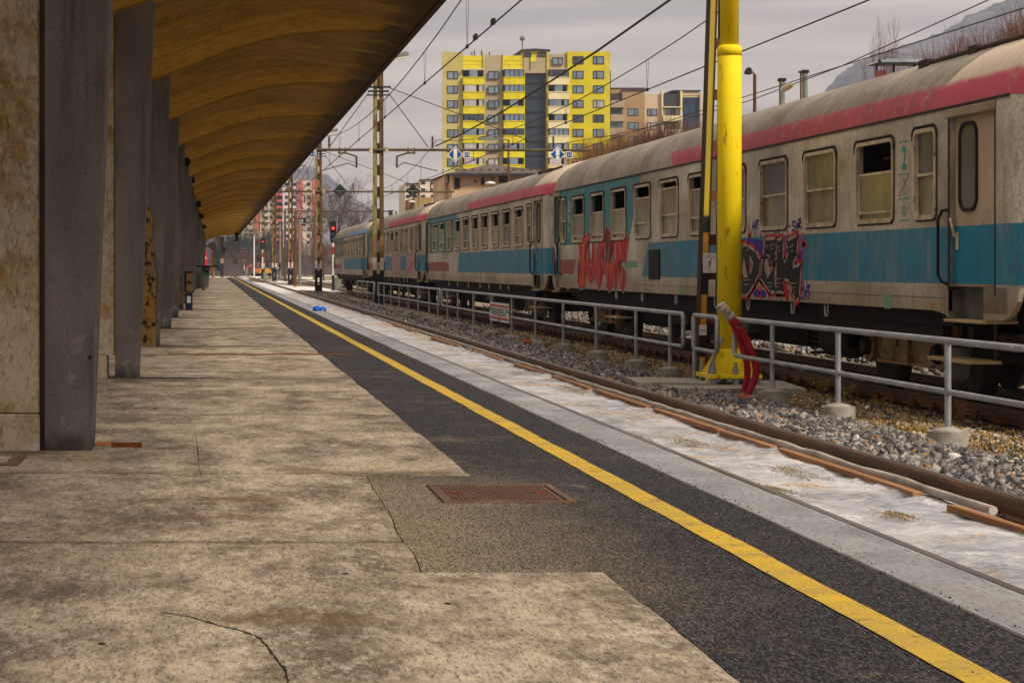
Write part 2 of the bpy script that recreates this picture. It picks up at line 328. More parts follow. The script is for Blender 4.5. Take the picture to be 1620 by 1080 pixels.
def m_coachside():
    g = G('coach side paint', 0.6, 0, 0.4)
    y, z = g.y, g.z
    grey = g.mix(g.lin(g.noise(0.9, (1,0.6,1.2), 6), 0.36, 0.64), S(150,141,122), S(206,197,178))
    teal = S(0,120,132); blue = S(0,120,150); red = S(146,52,52)
    col = grey
    low = g.band(z, 1.305, 1.905, 0.004); col = g.mix(g.mul(low, g.sub(1.0, g.step(g.add(y, g.mul(g.sub(z, 1.9), 0.9)), 15.6, 0.03))), col, blue)
    up = g.mul(g.step(z, 1.945, 0.004), g.sub(1.0, g.step(z, 3.15, 0.01))); col = g.mix(g.mul(up, g.step(g.sub(y, g.mul(g.sub(3.1, z), 0.85)), 16.2, 0.03)), col, teal)
    rd = g.mul(g.band(z, 1.32, 1.63, 0.004), g.step(g.add(y, g.mul(g.sub(z, 1.3), -0.7)), 18.1, 0.03)); col = g.mix(rd, col, red)
    # rubbed and faded paint, vertical streaks, speckled grime
    n1 = g.noise(3.0, (1, 1.6, 0.5), 7, 0.7); n2 = g.noise(7, (1, 1.3, 0.30), 8, 0.75); n3 = g.noise(26, (1,1.2,0.8), 7, 0.82); n4 = g.noise(48, (1,1.3,0.55), 4, 0.85)
    col = g.mix(g.lin(n1, 0.48, 0.70, 0, 0.5), col, S(150,142,122))
    col = g.mix(g.lin(n2, 0.52, 0.68, 0, 0.62), col, S(92,78,56))
    col = g.mix(g.lin(n3, 0.48, 0.68, 0, 0.6), col, S(70,58,42))
    col = g.mix(g.lin(g.noise(1.6, (1,0.9,0.35), 6, 0.6), 0.52, 0.72, 0, 0.45), col, S(88,76,52))
    col = g.mix(g.lin(n4, 0.52, 0.62, 0, 0.45), col, g.scalec(col, 0.35)); col = g.mix(g.lin(n4, 0.38, 0.47, 0.5, 0), col, g.scalec(col, 1.45))
    col = g.mix(g.mul(g.sub(1.0, g.lin(z, 0.95, 1.35)), g.lin(n3, 0.3, 0.6)), col, S(122,98,58))
    g.bump(n3, 0.12, 0.004); return g.done(col)
def m_roof(name, stripe):
    g = G(name, 0.75, 0, 0.3)
    col = g.mix(g.lin(g.noise(1.1, (1,0.7,1), 5), 0.32, 0.68), S(126,117,101), S(174,165,148))
    clean = g.sub(1.0, g.step(g.add(g.y, g.mul(g.sub(g.z, 3.4), 0.9)), 2.1, 0.02)); col = g.mix(g.mul(clean, 0.8), col, S(222,202,176))
    rz = g.add(g.z, g.mul(g.sub(g.noise(2.5, (1,1.2,1), 7, 0.75), 0.5), 0.10))
    st = g.mul(g.sub(1.0, g.step(rz, 3.41, 0.03)), g.sub(1.0, g.step(g.sub(g.y, g.mul(g.sub(g.z, 3.15), 1.6)), 13.8, 0.04)))
    col = g.mix(st, col, stripe)
    n2 = g.noise(3.0, (1.0, 3.5, 0.5), 7, 0.7); n3 = g.noise(60, (1,1,1), 4, 0.75)
    keep = g.sub(1.0, g.mul(clean, 0.7))
    col = g.mix(g.mul(keep, g.lin(n2, 0.46, 0.66, 0, 0.65)), col, S(96,82,62)); col = g.mix(g.mul(keep, g.lin(n3, 0.48, 0.60, 0, 0.65)), col, S(70,60,44)); col = g.mix(g.lin(g.noise(4, (1,0.6,1), 7, 0.75), 0.55, 0.68, 0, 0.55), col, S(184,162,140))
    g.bump(n3, 0.15, 0.006); return g.done(col)
def m_pane(name, c1, c2, rough=0.25):
    g = G(name, rough, 0, 0.5); col = g.mix(g.lin(g.noise(2.4, (1,1,0.7), 5, 0.6), 0.35, 0.65), c1, c2); col = g.mix(g.lin(g.noise(26, (1,1,0.5), 5, 0.7), 0.52, 0.74, 0, 0.5), col, S(70,64,40)); return g.done(col)
def m_hill(name, a, b, sc):
    g = G(name, 0.95); n = g.noise(sc, (1,1,1), 7, 0.7); col = g.mix(g.lin(n, 0.38, 0.62), a, b); return g.done(col)
def m_emit(name, col, k):
    g = G(name, 0.4); g.b.inputs['Emission Color'].default_value = col; g.b.inputs['Emission Strength'].default_value = k; return g.done(col)

mt = dict(
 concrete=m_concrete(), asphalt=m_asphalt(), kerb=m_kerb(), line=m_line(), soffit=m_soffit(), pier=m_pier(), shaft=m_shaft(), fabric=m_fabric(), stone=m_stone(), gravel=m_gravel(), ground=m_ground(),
 rail=m_rail('rail steel rusty', S(126,84,46)), railtop=M('rail head steel', S(120,114,108), S(88,78,68), 4, (1,0.2,1), 0.35, 0.6, spec=0.6),
 dark=M('dark recess', S(30,24,20), S(44,36,28), 2), crack=M('crack dirt', S(26,20,14), S(44,34,22), 5),
 redgap=M('rusty joint strip', S(74,48,38), S(48,36,30), 5, (1,1,0.3)), peel=M('peeled ochre render', S(150,116,48), S(126,104,74), 4, (1,1,0.6), 0.9, 0, 1.0, 10, S(52,34,16), 0.52), rust=M('rust', S(120,62,24), S(70,36,16), 8, (1,1,0.5), 0.9, 0, 0.4, 40, S(44,24,12), 0.58),
 orange=M('rusty bar paint', S(176,104,40), S(140,80,30), 6), iron=M('cast iron cover', S(118,92,74), S(92,66,50), 6, (1,1,1), 0.6, 0.2, 0.2, 60, S(84,46,24), 0.6),
 galv=M('galvanised steel', S(168,170,172), S(128,134,140), 7, (1,0.4,1), 0.42, 0.55, 0.05, 30, S(206,206,204), 0.62, 0.5), foot=M('cement', S(168,161,148), S(138,132,120), 9, (1,1,1), 0.95, 0, 0.7, 70),
 timber=M('orange timber', S(164,120,76), S(128,88,54), 4, (3,0.4,3), 0.7, 0, 0.15, 40, S(150,84,26), 0.6),
 roll=M('rolled fabric', S(186,176,162), S(140,130,118), 5, (1,0.6,1), 0.95, 0, 0.4, 18),
 cside=m_coachside(), croof=m_roof('coach roof pink', S(188,76,92)), croofb=m_roof('coach roof blue', S(122,160,190)),
 cend=M('coach end paint', S(160,144,118), S(128,112,86), 2), alu=M('window frame aluminium', S(206,192,166), S(150,134,108), 6, (1,1,0.5), 0.5, 0.3, 0.05, 50, S(84,70,50), 0.62), black=M('black rubber', S(22,20,20)),
 gasket=M('window gasket', S(44,36,30)), pane=m_pane('dusty pane', S(128,118,74), S(92,82,46)), paned=m_pane('dark dusty pane', S(74,72,58), S(52,48,36)), pane2=m_pane('pale dusty pane', S(150,142,104), S(112,102,66)), curtain=M('blue curtain', S(36,26,120), S(24,20,84), 6, (1,4,1)),
 inside=M('coach interior', S(54,42,32), S(34,28,24), 1.5), inrack=M('luggage rack', S(96,82,50)), door=M('door paint', S(176,158,128), S(156,138,108), 3, (1,1,0.5), 0.6, 0, 0.05, 50, S(118,100,70), 0.63), doorb=M('door paint blue', S(0,118,146), S(4,102,126), 3, (1,1,0.5), 0.6, 0, 0.05, 50, S(70,110,104), 0.64),
 under=M('underframe', S(20,17,15), S(13,11,10), 2, (1,1,1), 0.9), bogie=M('bogie dirt brown', S(160,132,94), S(112,90,64), 3, (1,1,1), 0.85, 0, 0.2, 40, S(60,46,32), 0.58), bogied=M('bogie dark', S(70,58,44), S(46,38,30), 3), wheel=M('wheel', S(48,40,34), S(28,24,21), 3, (1,1,1), 0.7, 0.2), wood=M('footboard wood', S(178,156,116), S(140,120,84), 5, (1,0.4,1)),
 grey=M('grey box', S(110,106,98), S(84,80,74), 3), cream=M('cream paint', S(196,182,152)), teal=M('teal lettering', S(40,140,120), S(60,130,110), 8), tealp=M('teal patch', S(110,150,130), S(120,142,116), 8), signred=M('sign red', S(176,40,44)), white=M('white paint', S(222,218,212), S(196,190,182), 4),
 pole=M('yellow pole paint', S(236,212,0), S(222,192,6), 3, (1,1,0.3), 0.68, 0, 0.15, 14, S(176,142,20), 0.60, 0.25), mast=m_mast('near mast paint', S(190,164,26), S(160,140,44)), mastd=M('mast steel dark', S(60,40,26), S(40,28,20), 4, (1,1,0.5)), mastr=M('rusty steel', S(112,66,32), S(74,46,26), 5),
 post=m_stripepost('far mast paint', S(132,118,56)), postd=m_stripepost('far mast dark', S(66,44,28)), beam=M('gantry beam steel', S(96,82,58), S(72,58,40), 3), wire=M('overhead wire', S(52,44,42)), insul=M('insulator', S(56,44,40), rough=0.3), lampg=M('lamp housing', S(126,130,118), S(104,108,98), 4), lampglass=M('lamp glass', S(206,204,196), rough=0.2),
 hose=M('red hose', S(176,20,44), S(136,14,34), 9, (1,1,1), 0.6, 0, 0.15, 60, S(112,60,56), 0.62), tape=M('grey wrapping tape', S(196,184,168), S(156,144,130), 18, (1,1,1), 0.8, 0, 0.6, 40), brick=M('red brick', S(170,84,48), S(140,66,38), 12),
 signblue=M('sign blue', S(16,70,126)), signdark=M('sign back dark', S(28,34,32)), signblack=M('sign black', S(16,16,18)), red=M('red', S(200,24,30)), blue=M('blue plastic', S(20,90,190)),
 gred=M('graffiti red', S(200,44,28), S(176,34,32), 3, (1,1,1), 0.6, 0, 0, 1, S(160,36,36), 0.62), gor=M('graffiti orange', S(206,78,26)), gdk=M('graffiti dark red', S(126,32,34), S(104,24,30), 3), gwh=M('graffiti grey white', S(170,152,138), S(146,130,116), 6), gpk=M('graffiti pink', S(176,140,134), S(154,128,118), 6), gbk=M('graffiti black', S(24,24,22), S(36,34,30), 5), gpu=M('graffiti purple', S(54,40,140)), grd=M('graffiti outline red', S(184,42,48)),
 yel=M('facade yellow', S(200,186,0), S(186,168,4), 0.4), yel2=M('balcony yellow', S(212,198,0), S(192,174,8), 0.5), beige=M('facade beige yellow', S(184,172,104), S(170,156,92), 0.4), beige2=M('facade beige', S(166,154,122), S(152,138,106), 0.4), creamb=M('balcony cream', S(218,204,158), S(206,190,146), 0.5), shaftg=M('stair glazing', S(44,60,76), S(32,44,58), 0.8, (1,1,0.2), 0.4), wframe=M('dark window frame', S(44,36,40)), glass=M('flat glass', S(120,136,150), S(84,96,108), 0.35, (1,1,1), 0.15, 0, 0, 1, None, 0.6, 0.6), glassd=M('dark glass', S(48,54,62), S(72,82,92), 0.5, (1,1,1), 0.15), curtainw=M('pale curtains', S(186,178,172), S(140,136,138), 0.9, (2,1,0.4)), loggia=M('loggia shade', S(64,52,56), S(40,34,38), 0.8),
 brown=M('facade tan', S(160,130,90), S(146,116,78), 0.4), pink=M('facade pink beige', S(164,144,122), S(150,130,108), 0.4), sand=M('facade sand', S(190,166,138)), panel=M('dark cladding', S(50,46,54)), bshaft=M('blue glazing', S(30,70,104), S(22,52,82), 0.8, (1,1,0.2), 0.3),
 hwall=M('house plaster', S(206,176,142), S(186,154,122), 0.5, (1,1,0.6), 0.9, 0, 0, 1, S(156,126,98), 0.66), hroof=M('slate roof', S(92,84,80), S(72,64,62), 1.2, (1,1,1), 0.8, 0, 0.4, 6), wwall=M('pale facade', S(214,200,180), S(196,182,166), 0.3), rwall=M('facade red', S(190,108,98)), lil=M('facade lilac white', S(200,190,204), S(214,200,204), 0.3),
 bark=M('bark', S(92,76,62), S(64,52,44), 2), twig=M('red brown twigs', S(112,64,40), S(84,50,36), 1.0), twigo=M('ochre twigs', S(136,96,36), S(104,66,32), 1.0), twigp=M('grey brown twigs', S(112,92,86), S(84,66,62), 0.6), fir=M('fir needles', S(44,62,54), S(30,44,40), 0.8), grass=M('dry grass', S(138,112,48), S(108,84,36), 4), weed=M('weed green', S(108,112,40), S(140,120,46), 5),
 bank=m_hill('embankment', S(92,80,52), S(70,58,42), 0.4), hill=m_hill('wooded mountain', S(40,50,58), S(110,104,110), 0.02), forest=m_hill('wood mass', S(74,60,58), S(48,42,46), 0.25), snow=M('old snow', S(228,224,220), S(190,184,176), 0.8),
 excav=M('orange machine paint', S(186,104,46)), machy=M('yellow machine paint', S(192,150,60)), lampred=m_emit('red signal light', (1.0, 0.03, 0.02, 1), 2.2),
 bin=M('grey bin', S(84,84,80)), bint=M('teal bin', S(20,96,84)), binb=M('dark blue bin', S(26,34,50)), paper=M('paper', S(196,204,214)),
 face=M('clock face', S(150,140,110)), rloco=M('loco red', S(196,22,30)))
# ------------------------------------------------------------------ ground, platform
g = MB(); g.poly([(-900,-60,-0.52),(1500,-60,-0.52),(1500,3200,-0.52),(-900,3200,-0.52)]); struct('ground', g, mt['ground'])

def jag(x, k, amp, f=1.0): return amp * mnoise.noise(Vector((x*f, k*7.31, 1.7))) + amp*0.4*mnoise.noise(Vector((x*f*4.7, k*3.1, 5.2)))
EDGE = 1.475
def right_pts(ya, yb):                           # edge between concrete and asphalt, from ya to yb, with the patch notch
    pts = []; st = 0.12 if ya < 30 else 1.0
    def base(y): return EDGE + jag(y, 3, 0.022, 0.9) + (0.045 if y < 7.46 else 0)
    def notch(y): return 0.815 + 0.017*(y-7.46) + jag(y, 9, 0.022, 1.3)
    y = ya
    while y < yb - 1e-6:
        pts.append((notch(y) if 7.46 < y < 10.92 else base(y), y)); 
        ny = y + st
        for e in (7.46, 10.92):
            if y < e <= ny:
                pts.append(((base if e == 7.46 else notch)(e-0.001), e-0.001)); pts.append(((notch if e == 7.46 else base)(e+0.001), e+0.001)); ny = max(ny, e+0.01)
        y = ny
    pts.append((notch(yb) if 7.46 < yb < 10.92 else base(yb), yb)); return pts
def joint(Y, k):
    amp = 0.11 if Y < 12 else 0.06
    n = 46 if Y < 25 else 8
    return [(-7.0 + (i/n)*(7.0+EDGE), Y + jag(-7.0 + (i/n)*(7.0+EDGE), k, amp, 0.55)) for i in range(n+1)]
plat = MB(); plat.box(-7.2, 2.93, -14, 206, -0.52, -0.035)
plat = struct('platform', plat, mt['dark'])
JY = [-14, 3.4, 8.28, 11.05, 15.4, 20.45] + [28.45 + 8*k for k in range(23)] 
JY[-1] = 206
for i in range(len(JY)-1):
    ya, yb = JY[i], JY[i+1]; gp = 0.015 if ya < 30 else 0.05
    lo = [(x, y+gp*(0.4+1.3*abs(mnoise.noise(Vector((x*3,i,5)))))) for x, y in joint(ya, i)]; hi = [(x, y-gp) for x, y in joint(yb, i+1)]
    rp = right_pts(lo[-1][1], hi[-1][1])
    pts = [p for p in lo if p[0] < rp[0][0]-0.02] + rp + [p for p in reversed(hi) if p[0] < rp[-1][0]-0.02]
    m = MB(); n = len(pts); m.v = [(x,y,0.0) for x,y in pts] + [(x,y,-0.034) for x,y in pts]
    m.face(range(n)); 
    for j in range(n): m.face((j,(j+1)%n,n+(j+1)%n,n+j))
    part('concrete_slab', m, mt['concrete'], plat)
m = MB(); rp = right_pts(-14, 30) + right_pts(31, 206)
pts = [(x+0.007, y) for x, y in rp] + [(2.60+jag(206-4*k,5,0.008,0.5) if k < 45 else 2.60+jag((206-180)*(1-(k-45)/60)-0,5,0.012,2.0), (206-4*k) if k < 45 else 26*(1-(k-45)/60)) for k in range(106)] + [(2.60,-14)]
n = len(pts); m.v = [(x,y,-0.003) for x,y in pts] + [(x,y,-0.034) for x,y in pts]; m.face(range(n))
for j in range(n): m.face((j,(j+1)%n,n+(j+1)%n,n+j))
part('asphalt_strip', m, mt['asphalt'], plat)
m = MB(); ys = [-10 + 0.06*i for i in range(500)] + [20+2.0*i for i in range(94)]
lft = [(2.155 + jag(y,21,0.010,1.4), y) for y in ys]; rgt = [(2.29 + jag(y,23,0.010,1.4), y) for y in ys]
for i in range(len(ys)-1): m.poly([(lft[i][0],lft[i][1],0.001),(rgt[i][0],rgt[i][1],0.001),(rgt[i+1][0],rgt[i+1][1],0.001),(lft[i+1][0],lft[i+1][1],0.001)])
part('yellow_line', m, mt['line'], plat)
for k in range(110):
    y0 = -14 + 2.0*k; L = 1.994; dz = random.uniform(-0.002, 0.002)
    me = cached('kerb_slab', lambda: MB().bbox(2.612, 2.946, 0, L, -0.40, 0.0, 0.006))
    part('kerb_slab', me, mt['kerb'], plat, (random.uniform(-0.003,0.003), y0, dz))
def ribbon(pts, w, z, m, k=1):
    for i in range(len(pts)-1):
        (x0,y0),(x1,y1) = pts[i], pts[i+1]; dx, dy = x1-x0, y1-y0; l = math.hypot(dx,dy) or 1; nx, ny = -dy/l, dx/l
        w0 = w*(0.35+abs(mnoise.noise(Vector((i*0.9,k,0))))*1.8); w1 = w*(0.35+abs(mnoise.noise(Vector(((i+1)*0.9,k,0))))*1.8)
        m.poly([(x0-nx*w0,y0-ny*w0,z),(x1-nx*w1,y1-ny*w1,z),(x1+nx*w1,y1+ny*w1,z),(x0+nx*w0,y0+ny*w0,z)])
def gp(px, py): Y = F*E/(py-VY); return ((px-VX)*Y/F, Y)
def wander(p, q, n, amp, k): 
    return [(p[0]+(q[0]-p[0])*i/n + amp*mnoise.noise(Vector((i*0.35,k,2))), p[1]+(q[1]-p[1])*i/n + amp*1.5*mnoise.noise(Vector((i*0.35,k,8)))) for i in range(n+1)]
for k, (pl, w) in enumerate([([(255,968),(300,975),(340,987),(385,998),(410,1008),(425,1025),(437,1042),(452,1060),(456,1082)], 0.0065), ([(120,742),(200,744),(270,752),(340,754),(450,757)], 0.005), ([(445,748),(520,748),(575,754)], 0.007), ([(270,676),(320,671),(350,670),(400,674)], 0.005), ([(310,690),(318,760)], 0.003)]):
    m = MB(); q = [gp(*p) for p in pl]; full = []
    for a, b in zip(q, q[1:]): full += wander(a, b, 14, 0.008, k)[:-1]
    ribbon(full, w, 0.0015, m, k); part('crack', m, mt['crack'], plat)
# drain channel across the strip at 27 m, and the cover plates beside the first column
m = MB(); m.box(-0.6, 1.95, 25.75, 26.05, -0.033, 0.003); part('drain_channel', m, mt['rust'], plat)
for k in range(1, 25):                             # drainage slots at each column line, widened with distance as painted column shadows
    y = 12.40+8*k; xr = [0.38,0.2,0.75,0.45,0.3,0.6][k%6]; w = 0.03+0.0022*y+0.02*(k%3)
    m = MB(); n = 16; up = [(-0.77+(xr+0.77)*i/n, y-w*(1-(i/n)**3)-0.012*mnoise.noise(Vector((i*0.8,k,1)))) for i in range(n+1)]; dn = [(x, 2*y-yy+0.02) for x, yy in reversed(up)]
    m.poly([(x,yy,0.0018) for x, yy in up+dn]); part('drain_slot_shade', m, mt['crack'], plat)
# manhole covers
t = thing('manhole_cover', 'rusty chequered metal cover let into the asphalt patch beside the yellow line', 'manhole cover', (1.505, 10.05, 0))
m = MB(); o = [(-0.335,-0.385),(0.335,-0.385),(0.335,0.385),(-0.335,0.385)]; i_ = [(-0.30,-0.345),(0.30,-0.345),(0.30,0.345),(-0.30,0.345)]
for a in range(4):
    b = (a+1) % 4; m.poly([(*o[a],0.006),(*o[b],0.006),(*i_[b],0.006),(*i_[a],0.006)]); m.poly([(*o[a],0.006),(*o[b],0.006),(*o[b],-0.03),(*o[a],-0.03)]); m.poly([(*i_[a],0.006),(*i_[b],0.006),(*i_[b],-0.03),(*i_[a],-0.03)])
part('frame', m, mt['iron'], t)
m = MB(); m.box(-0.294,0.294,-0.338,0.338,-0.03,-0.001); part('plate', m, mt['iron'], t)
m = MB()
for a in range(26):
    for b in range(30):
        x = -0.27+a*0.0216; y = -0.31+b*0.0214
        if abs(abs(x)-0.22) < 0.05 and abs(y) < 0.05: continue
        r = 0.0075; z = 0.004
        m.poly([(x-r,y,-0.0005),(x,y-r,z),(x+r,y,-0.0005),(x,y+r,z)])
o_ = part('tread_pattern', m, mt['iron'], t); o_['kind'] = 'stuff'
for sx in (-1, 1):
    m = MB(); m.box(sx*0.22-0.035,sx*0.22+0.035,-0.035,0.035,0.0,0.003); part('lifting_hole', m, mt['rust'], t)
t = thing('manhole_cover', 'flat concrete filled cover at the foot of the big front column', 'manhole cover', (-1.52, 11.72, 0))
m = MB(); m.box(-0.42,0.36,-0.28,0.28,0.0,0.006); part('frame', m, mt['iron'], t)
m = MB(); m.box(-0.36,0.28,-0.22,0.20,0.006,0.010); part('plate', m, mt['concrete'], t)
m = MB(); m.poly([(-0.775,12.72,0.002),(-0.58,12.78,0.002),(-0.60,12.86,0.002),(-0.775,12.92,0.002)]); m = MB().prism([(-0.775,12.70),(-0.60,12.78),(-0.58,12.83),(-0.775,12.93)],'z',0.001,0.012)
tag(part('metal_plate', m, mt['orange']), 'orange rusty metal plate lying behind the foot of the front column', 'metal plate')
m = MB().box(-0.66,-0.46,12.60,12.64,0.001,0.03); tag(part('metal_bar', m, mt['rust']), 'short dark rusty bar on the concrete beside the big front column', 'metal bar')

# ------------------------------------------------------------------ canopy
PR = [(-2.2,2.35),(-1.5,2.62),(-0.9,2.83),(-0.6,2.93),(0.05,3.19),(0.55,3.36),(1.08,3.49),(1.7,3.56),(2.39,3.57),(2.75,3.52),(2.95,3.47)]
def zp(x):
    for (a,za),(b,zb) in zip(PR, PR[1:]):
        if x <= b: f = (x-a)/(b-a); return za+(zb-za)*f+E
    return PR[-1][1]+E
XS = [-2.2,-1.8,-1.4,-1.0,-0.7,-0.4,-0.1,0.2,0.5,0.8,1.1,1.4,1.7,2.0,2.3,2.5,2.7,2.85,2.95]
def shell():
    m = MB(); N = 28; ny = N+1
    for i, x in enumerate(XS):
        am = 0.72 * (1 - max(0, (x-0.1)/2.85)**1.2)
        for j in range(ny):
            tt = j/N; u = abs(2*tt-1); m.v.append((x, 8*tt, zp(x) + am*(1-u**2.0) - 0.12*max(0, 1-(1-u)/0.05)*(1 if x < 2.6 else 0)))
    nb = len(m.v)
    for i in range(len(XS)-1):
        for j in range(N): m.face((i*ny+j, i*ny+j+1, (i+1)*ny+j+1, (i+1)*ny+j), True)
    x0, x1 = XS[0], XS[-1]; zt = zp(2.39)+0.75
    m.v += [(x0,0,zt),(x1,0,zp(x1)+0.06),(x1,8,zp(x1)+0.06),(x0,8,zt)]
    m.face((nb,nb+1,nb+2,nb+3)); return m
canopy = thing('platform_canopy', 'long dark ochre concrete canopy with a scalloped vaulted underside over the platform', 'canopy')
CY0, CY1 = -11.6, 212.4
for k in range(28):
    y = CY0 + 8*k
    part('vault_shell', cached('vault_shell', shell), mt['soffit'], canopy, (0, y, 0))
    part('fascia', cached('fascia', lambda: MB().bbox(2.952, 3.03, 0, 7.99, zp(2.95)-0.045, zp(2.95)+0.16, 0.01)), mt['redgap'], canopy, (0, y, 0))
m = MB(); prof = [(x, zp(x)) for x in XS] + [(2.95, zp(2.95)+0.06), (-2.2, zp(2.39)+0.75)]
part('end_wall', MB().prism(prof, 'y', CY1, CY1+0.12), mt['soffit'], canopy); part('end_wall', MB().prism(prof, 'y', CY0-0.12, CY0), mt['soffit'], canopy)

# ------------------------------------------------------------------ columns
def shaft():
    m = MB(); zt = 4.5; b = 0.012
    def rng_(z): return (-1.078, -0.777 + (0.165)*z/4.1)
    lv = [0, 2.0, zt]
    for z in lv:
        x0, x1 = rng_(z); m.v += [(x0,0,z),(x1-b,0,z),(x1,b,z),(x1,0.36,z),(x0,0.36,z)]
    for i in range(2):
        for j in range(5): a = i*5; m.face((a+j, a+(j+1)%5, a+5+(j+1)%5, a+5+j))
    m.face((10,11,12,13,14)); return m
def shaft2():
    m = shaft(); m.v = [(x if x > -1.05 else -1.03, y, z) for x, y, z in m.v]; return m
def pier2(): return MB().bbox(-1.40, -1.034, 0.012, 0.36, 0.245, 4.3, 0.012)
def pier():
    m = MB(); m.bbox(-1.40, -1.115, 0.0, 0.36, 0.245, 3.9, 0.012); return m
def plinth():
    m = MB(); m.bbox(-1.40, -1.112, -0.006, 0.36, 0, 0.238, 0.012); return m
ncol = 25
for k in range(ncol):
    y = 12.38 + 8*k
    lab = ('big grey concrete canopy column in front of all the others, beside a rough plaster pier' if k == 0 else '%s canopy column along the row, partly hidden by those before it' % ORD[k] if k < 12 else 'far grey canopy column deep in the row where the columns overlap')
    if k == 1: lab = 'second canopy column along the row, with a lit pale plaster strip beside it'
    if k == 2: lab = 'third canopy column along the row, with yellow peeling render on its foot'
    t = thing('canopy_column', lab, 'column', (0, y, 0), 'canopy columns in a row along the platform')
    part('shaft', cached('col_shaft' if k == 0 else 'col_shaft2', shaft if k == 0 else shaft2), mt['shaft'], t)
    part('pier', cached('col_pier' if k == 0 else 'col_pier2', pier if k == 0 else pier2), mt['pier'], t); part('plinth', cached('col_plinth', plinth), mt['pier'], t)
    if k == 0: part('joint_strip', cached('col_joint', lambda: MB().box(-1.113, -1.080, 0.02, 0.34, 0.0, 4.0)), mt['redgap'], t)
    if k in (2, 5, 6, 8):
        h = {2: 2.05, 5: 1.75, 6: 1.5, 8: 1.3}[k]; m = MB(); pr = []
        for i in range(29): i = i/2; z = h*i/14; pr.append((-0.83 + 0.075*mnoise.noise(Vector((z*3.5,k,1))) - 0.09*(i/14)**5, z))
        for i in range(29): i = i/2; z = h*(14-i)/14; pr.append((-1.06 + 0.02*mnoise.noise(Vector((z*2.5,k,4))) + 0.06*((14-i)/14)**5, z))
        m.prism(pr, 'y', -0.012, -0.001); part('peeled_render', m, mt['peel'], t)
        continue
        m = MB(); pr = []
        for i in range(11): z = 0.75*h*i/10; pr.append((-0.770 + 0.085*z/4.1*1.6 + 0.010*mnoise.noise(Vector((z*3,k,9))) - 0.03*(i/10)**3, z))
        for i in range(11): z = 0.75*h*(10-i)/10; pr.append((-0.822 + 0.05*mnoise.noise(Vector((z*4,k,6))), z))
        m.prism(pr, 'y', -0.016, -0.001); part('rust_stain', m, mt['rust'], t)

# loudspeaker, lamp brackets, clock, bins under the canopy
def bracket_thing(kind, lab, cat, px, py, Y, size):
    p = at(px, py, Y); t = thing(kind, lab, cat, (p.x, Y, p.z))
    return t
t = bracket_thing('loudspeaker', 'black round loudspeaker on a bracket high on a column', 'loudspeaker', 292, 257, 52.3, 1)
m = MB(); m.tube([(0.05,-0.16,0),(0.05,-0.05,0),(0.05,0.02,0),(0.05,0.1,0)], [0.115,0.11,0.07,0.05], 16); part('horn', m, mt['black'], t)
part('bracket', MB().box(-0.13,-0.07,-0.03,0.05,-0.16,0.16).box(-0.08,0.05,-0.02,0.03,-0.02,0.02), mt['black'], t)
for j, (px, py, Y) in enumerate([(297,283,62),(310,322,84.3),(316,341,100.3),(321,358,124.3)]):
    t = bracket_thing('wall_lamp', ORD[j] + ' small dark lamp bracket on the columns beyond the loudspeaker', 'lamp', px, py, Y, 1); t['group'] = 'small lamps on the columns'
    part('arm', MB().box(-0.25,0.12,-0.02,0.02,0.06,0.10), mt['black'], t); part('lamp_head', MB().lathe([(0.02,0.1),(0.12,0.06),(0.14,-0.12),(0.03,-0.16)], (0.1,0,0), 12), mt['black'], t)
p = at(335.5, 389, 190); t = thing('station_clock', 'round station clock hanging from the far columns under the canopy', 'clock', (p.x, 190, p.z))
part('case', MB().tube([(0,-0.09,0),(0,0.09,0)], 0.36, 24), mt['black'], t); part('dial', MB().tube([(0,-0.10,0),(0,-0.091,0)], 0.31, 24), mt['face'], t)
m = MB(); m.box(-0.02,0.02,-0.112,-0.104,-0.05,0.26); part('minute_hand', m, mt['black'], t); part('hour_hand', MB().box(-0.03,0.03,-0.118,-0.113,-0.04,0.18), mt['black'], t)
part('bracket', MB().box(-0.62,-0.33,-0.03,0.03,-0.04,0.04), mt['black'], t)
p = at(374.5, 375, 196); t = thing('hanging_lantern', 'dark lantern hanging from the far end of the canopy edge', 'lamp', (p.x, 196, p.z))
part('housing', MB().lathe([(0.05,0.5),(0.17,0.4),(0.2,-0.35),(0.1,-0.5)], n=12), mt['black'], t); part('rod', MB().cyl((0,0,0.5),(0,0,zp(p.x)-p.z),0.03,8), mt['black'], t)
t = thing('litter_bin', 'tall dark blue bin post with a pale paper notice beside the columns', 'bin', (-0.62, 52.0, 0))
part('body', MB().bbox(-0.10,0.10,-0.1,0.1,0.0,0.48,0.01), mt['binb'], t); part('notice', MB().box(-0.05,0.05,-0.106,-0.101,0.2,0.38), mt['paper'], t)
part('post', MB().box(-0.12,-0.07,-0.04,0.04,0.48,1.0).box(-0.12,0.11,-0.04,0.04,1.0,1.05), mt['black'], t); part('panel', MB().box(-0.06,0.09,-0.03,0.03,0.5,0.98), mt['peel'], t)
t = thing('litter_bin', 'grey litter bin hung on a rail beside the columns', 'bin', (-0.62, 94.0, 0)); part('bin_body', MB().lathe([(0.24,0.1),(0.29,0.9),(0.27,0.92)], n=14), mt['bin'], t); part('post', MB().cyl((0.2,0.3,0),(0.2,0.3,1.2),0.04,8).box(-0.3,0.9,0.26,0.34,1.15,1.22), mt['black'], t)
t = thing('litter_bin', 'grey litter bin with a teal rim behind the plain grey one', 'bin', (-0.38, 100.0, 0)); part('bin_body', MB().bbox(-0.22,0.22,-0.2,0.2,0.05,0.62,0.02), mt['bin'], t); part('rim', MB().bbox(-0.23,0.23,-0.21,0.21,0.625,0.82,0.02), mt['bint'], t); part('post', MB().cyl((0,0.3,0),(0,0.3,1.25),0.03,8), mt['bint'], t)
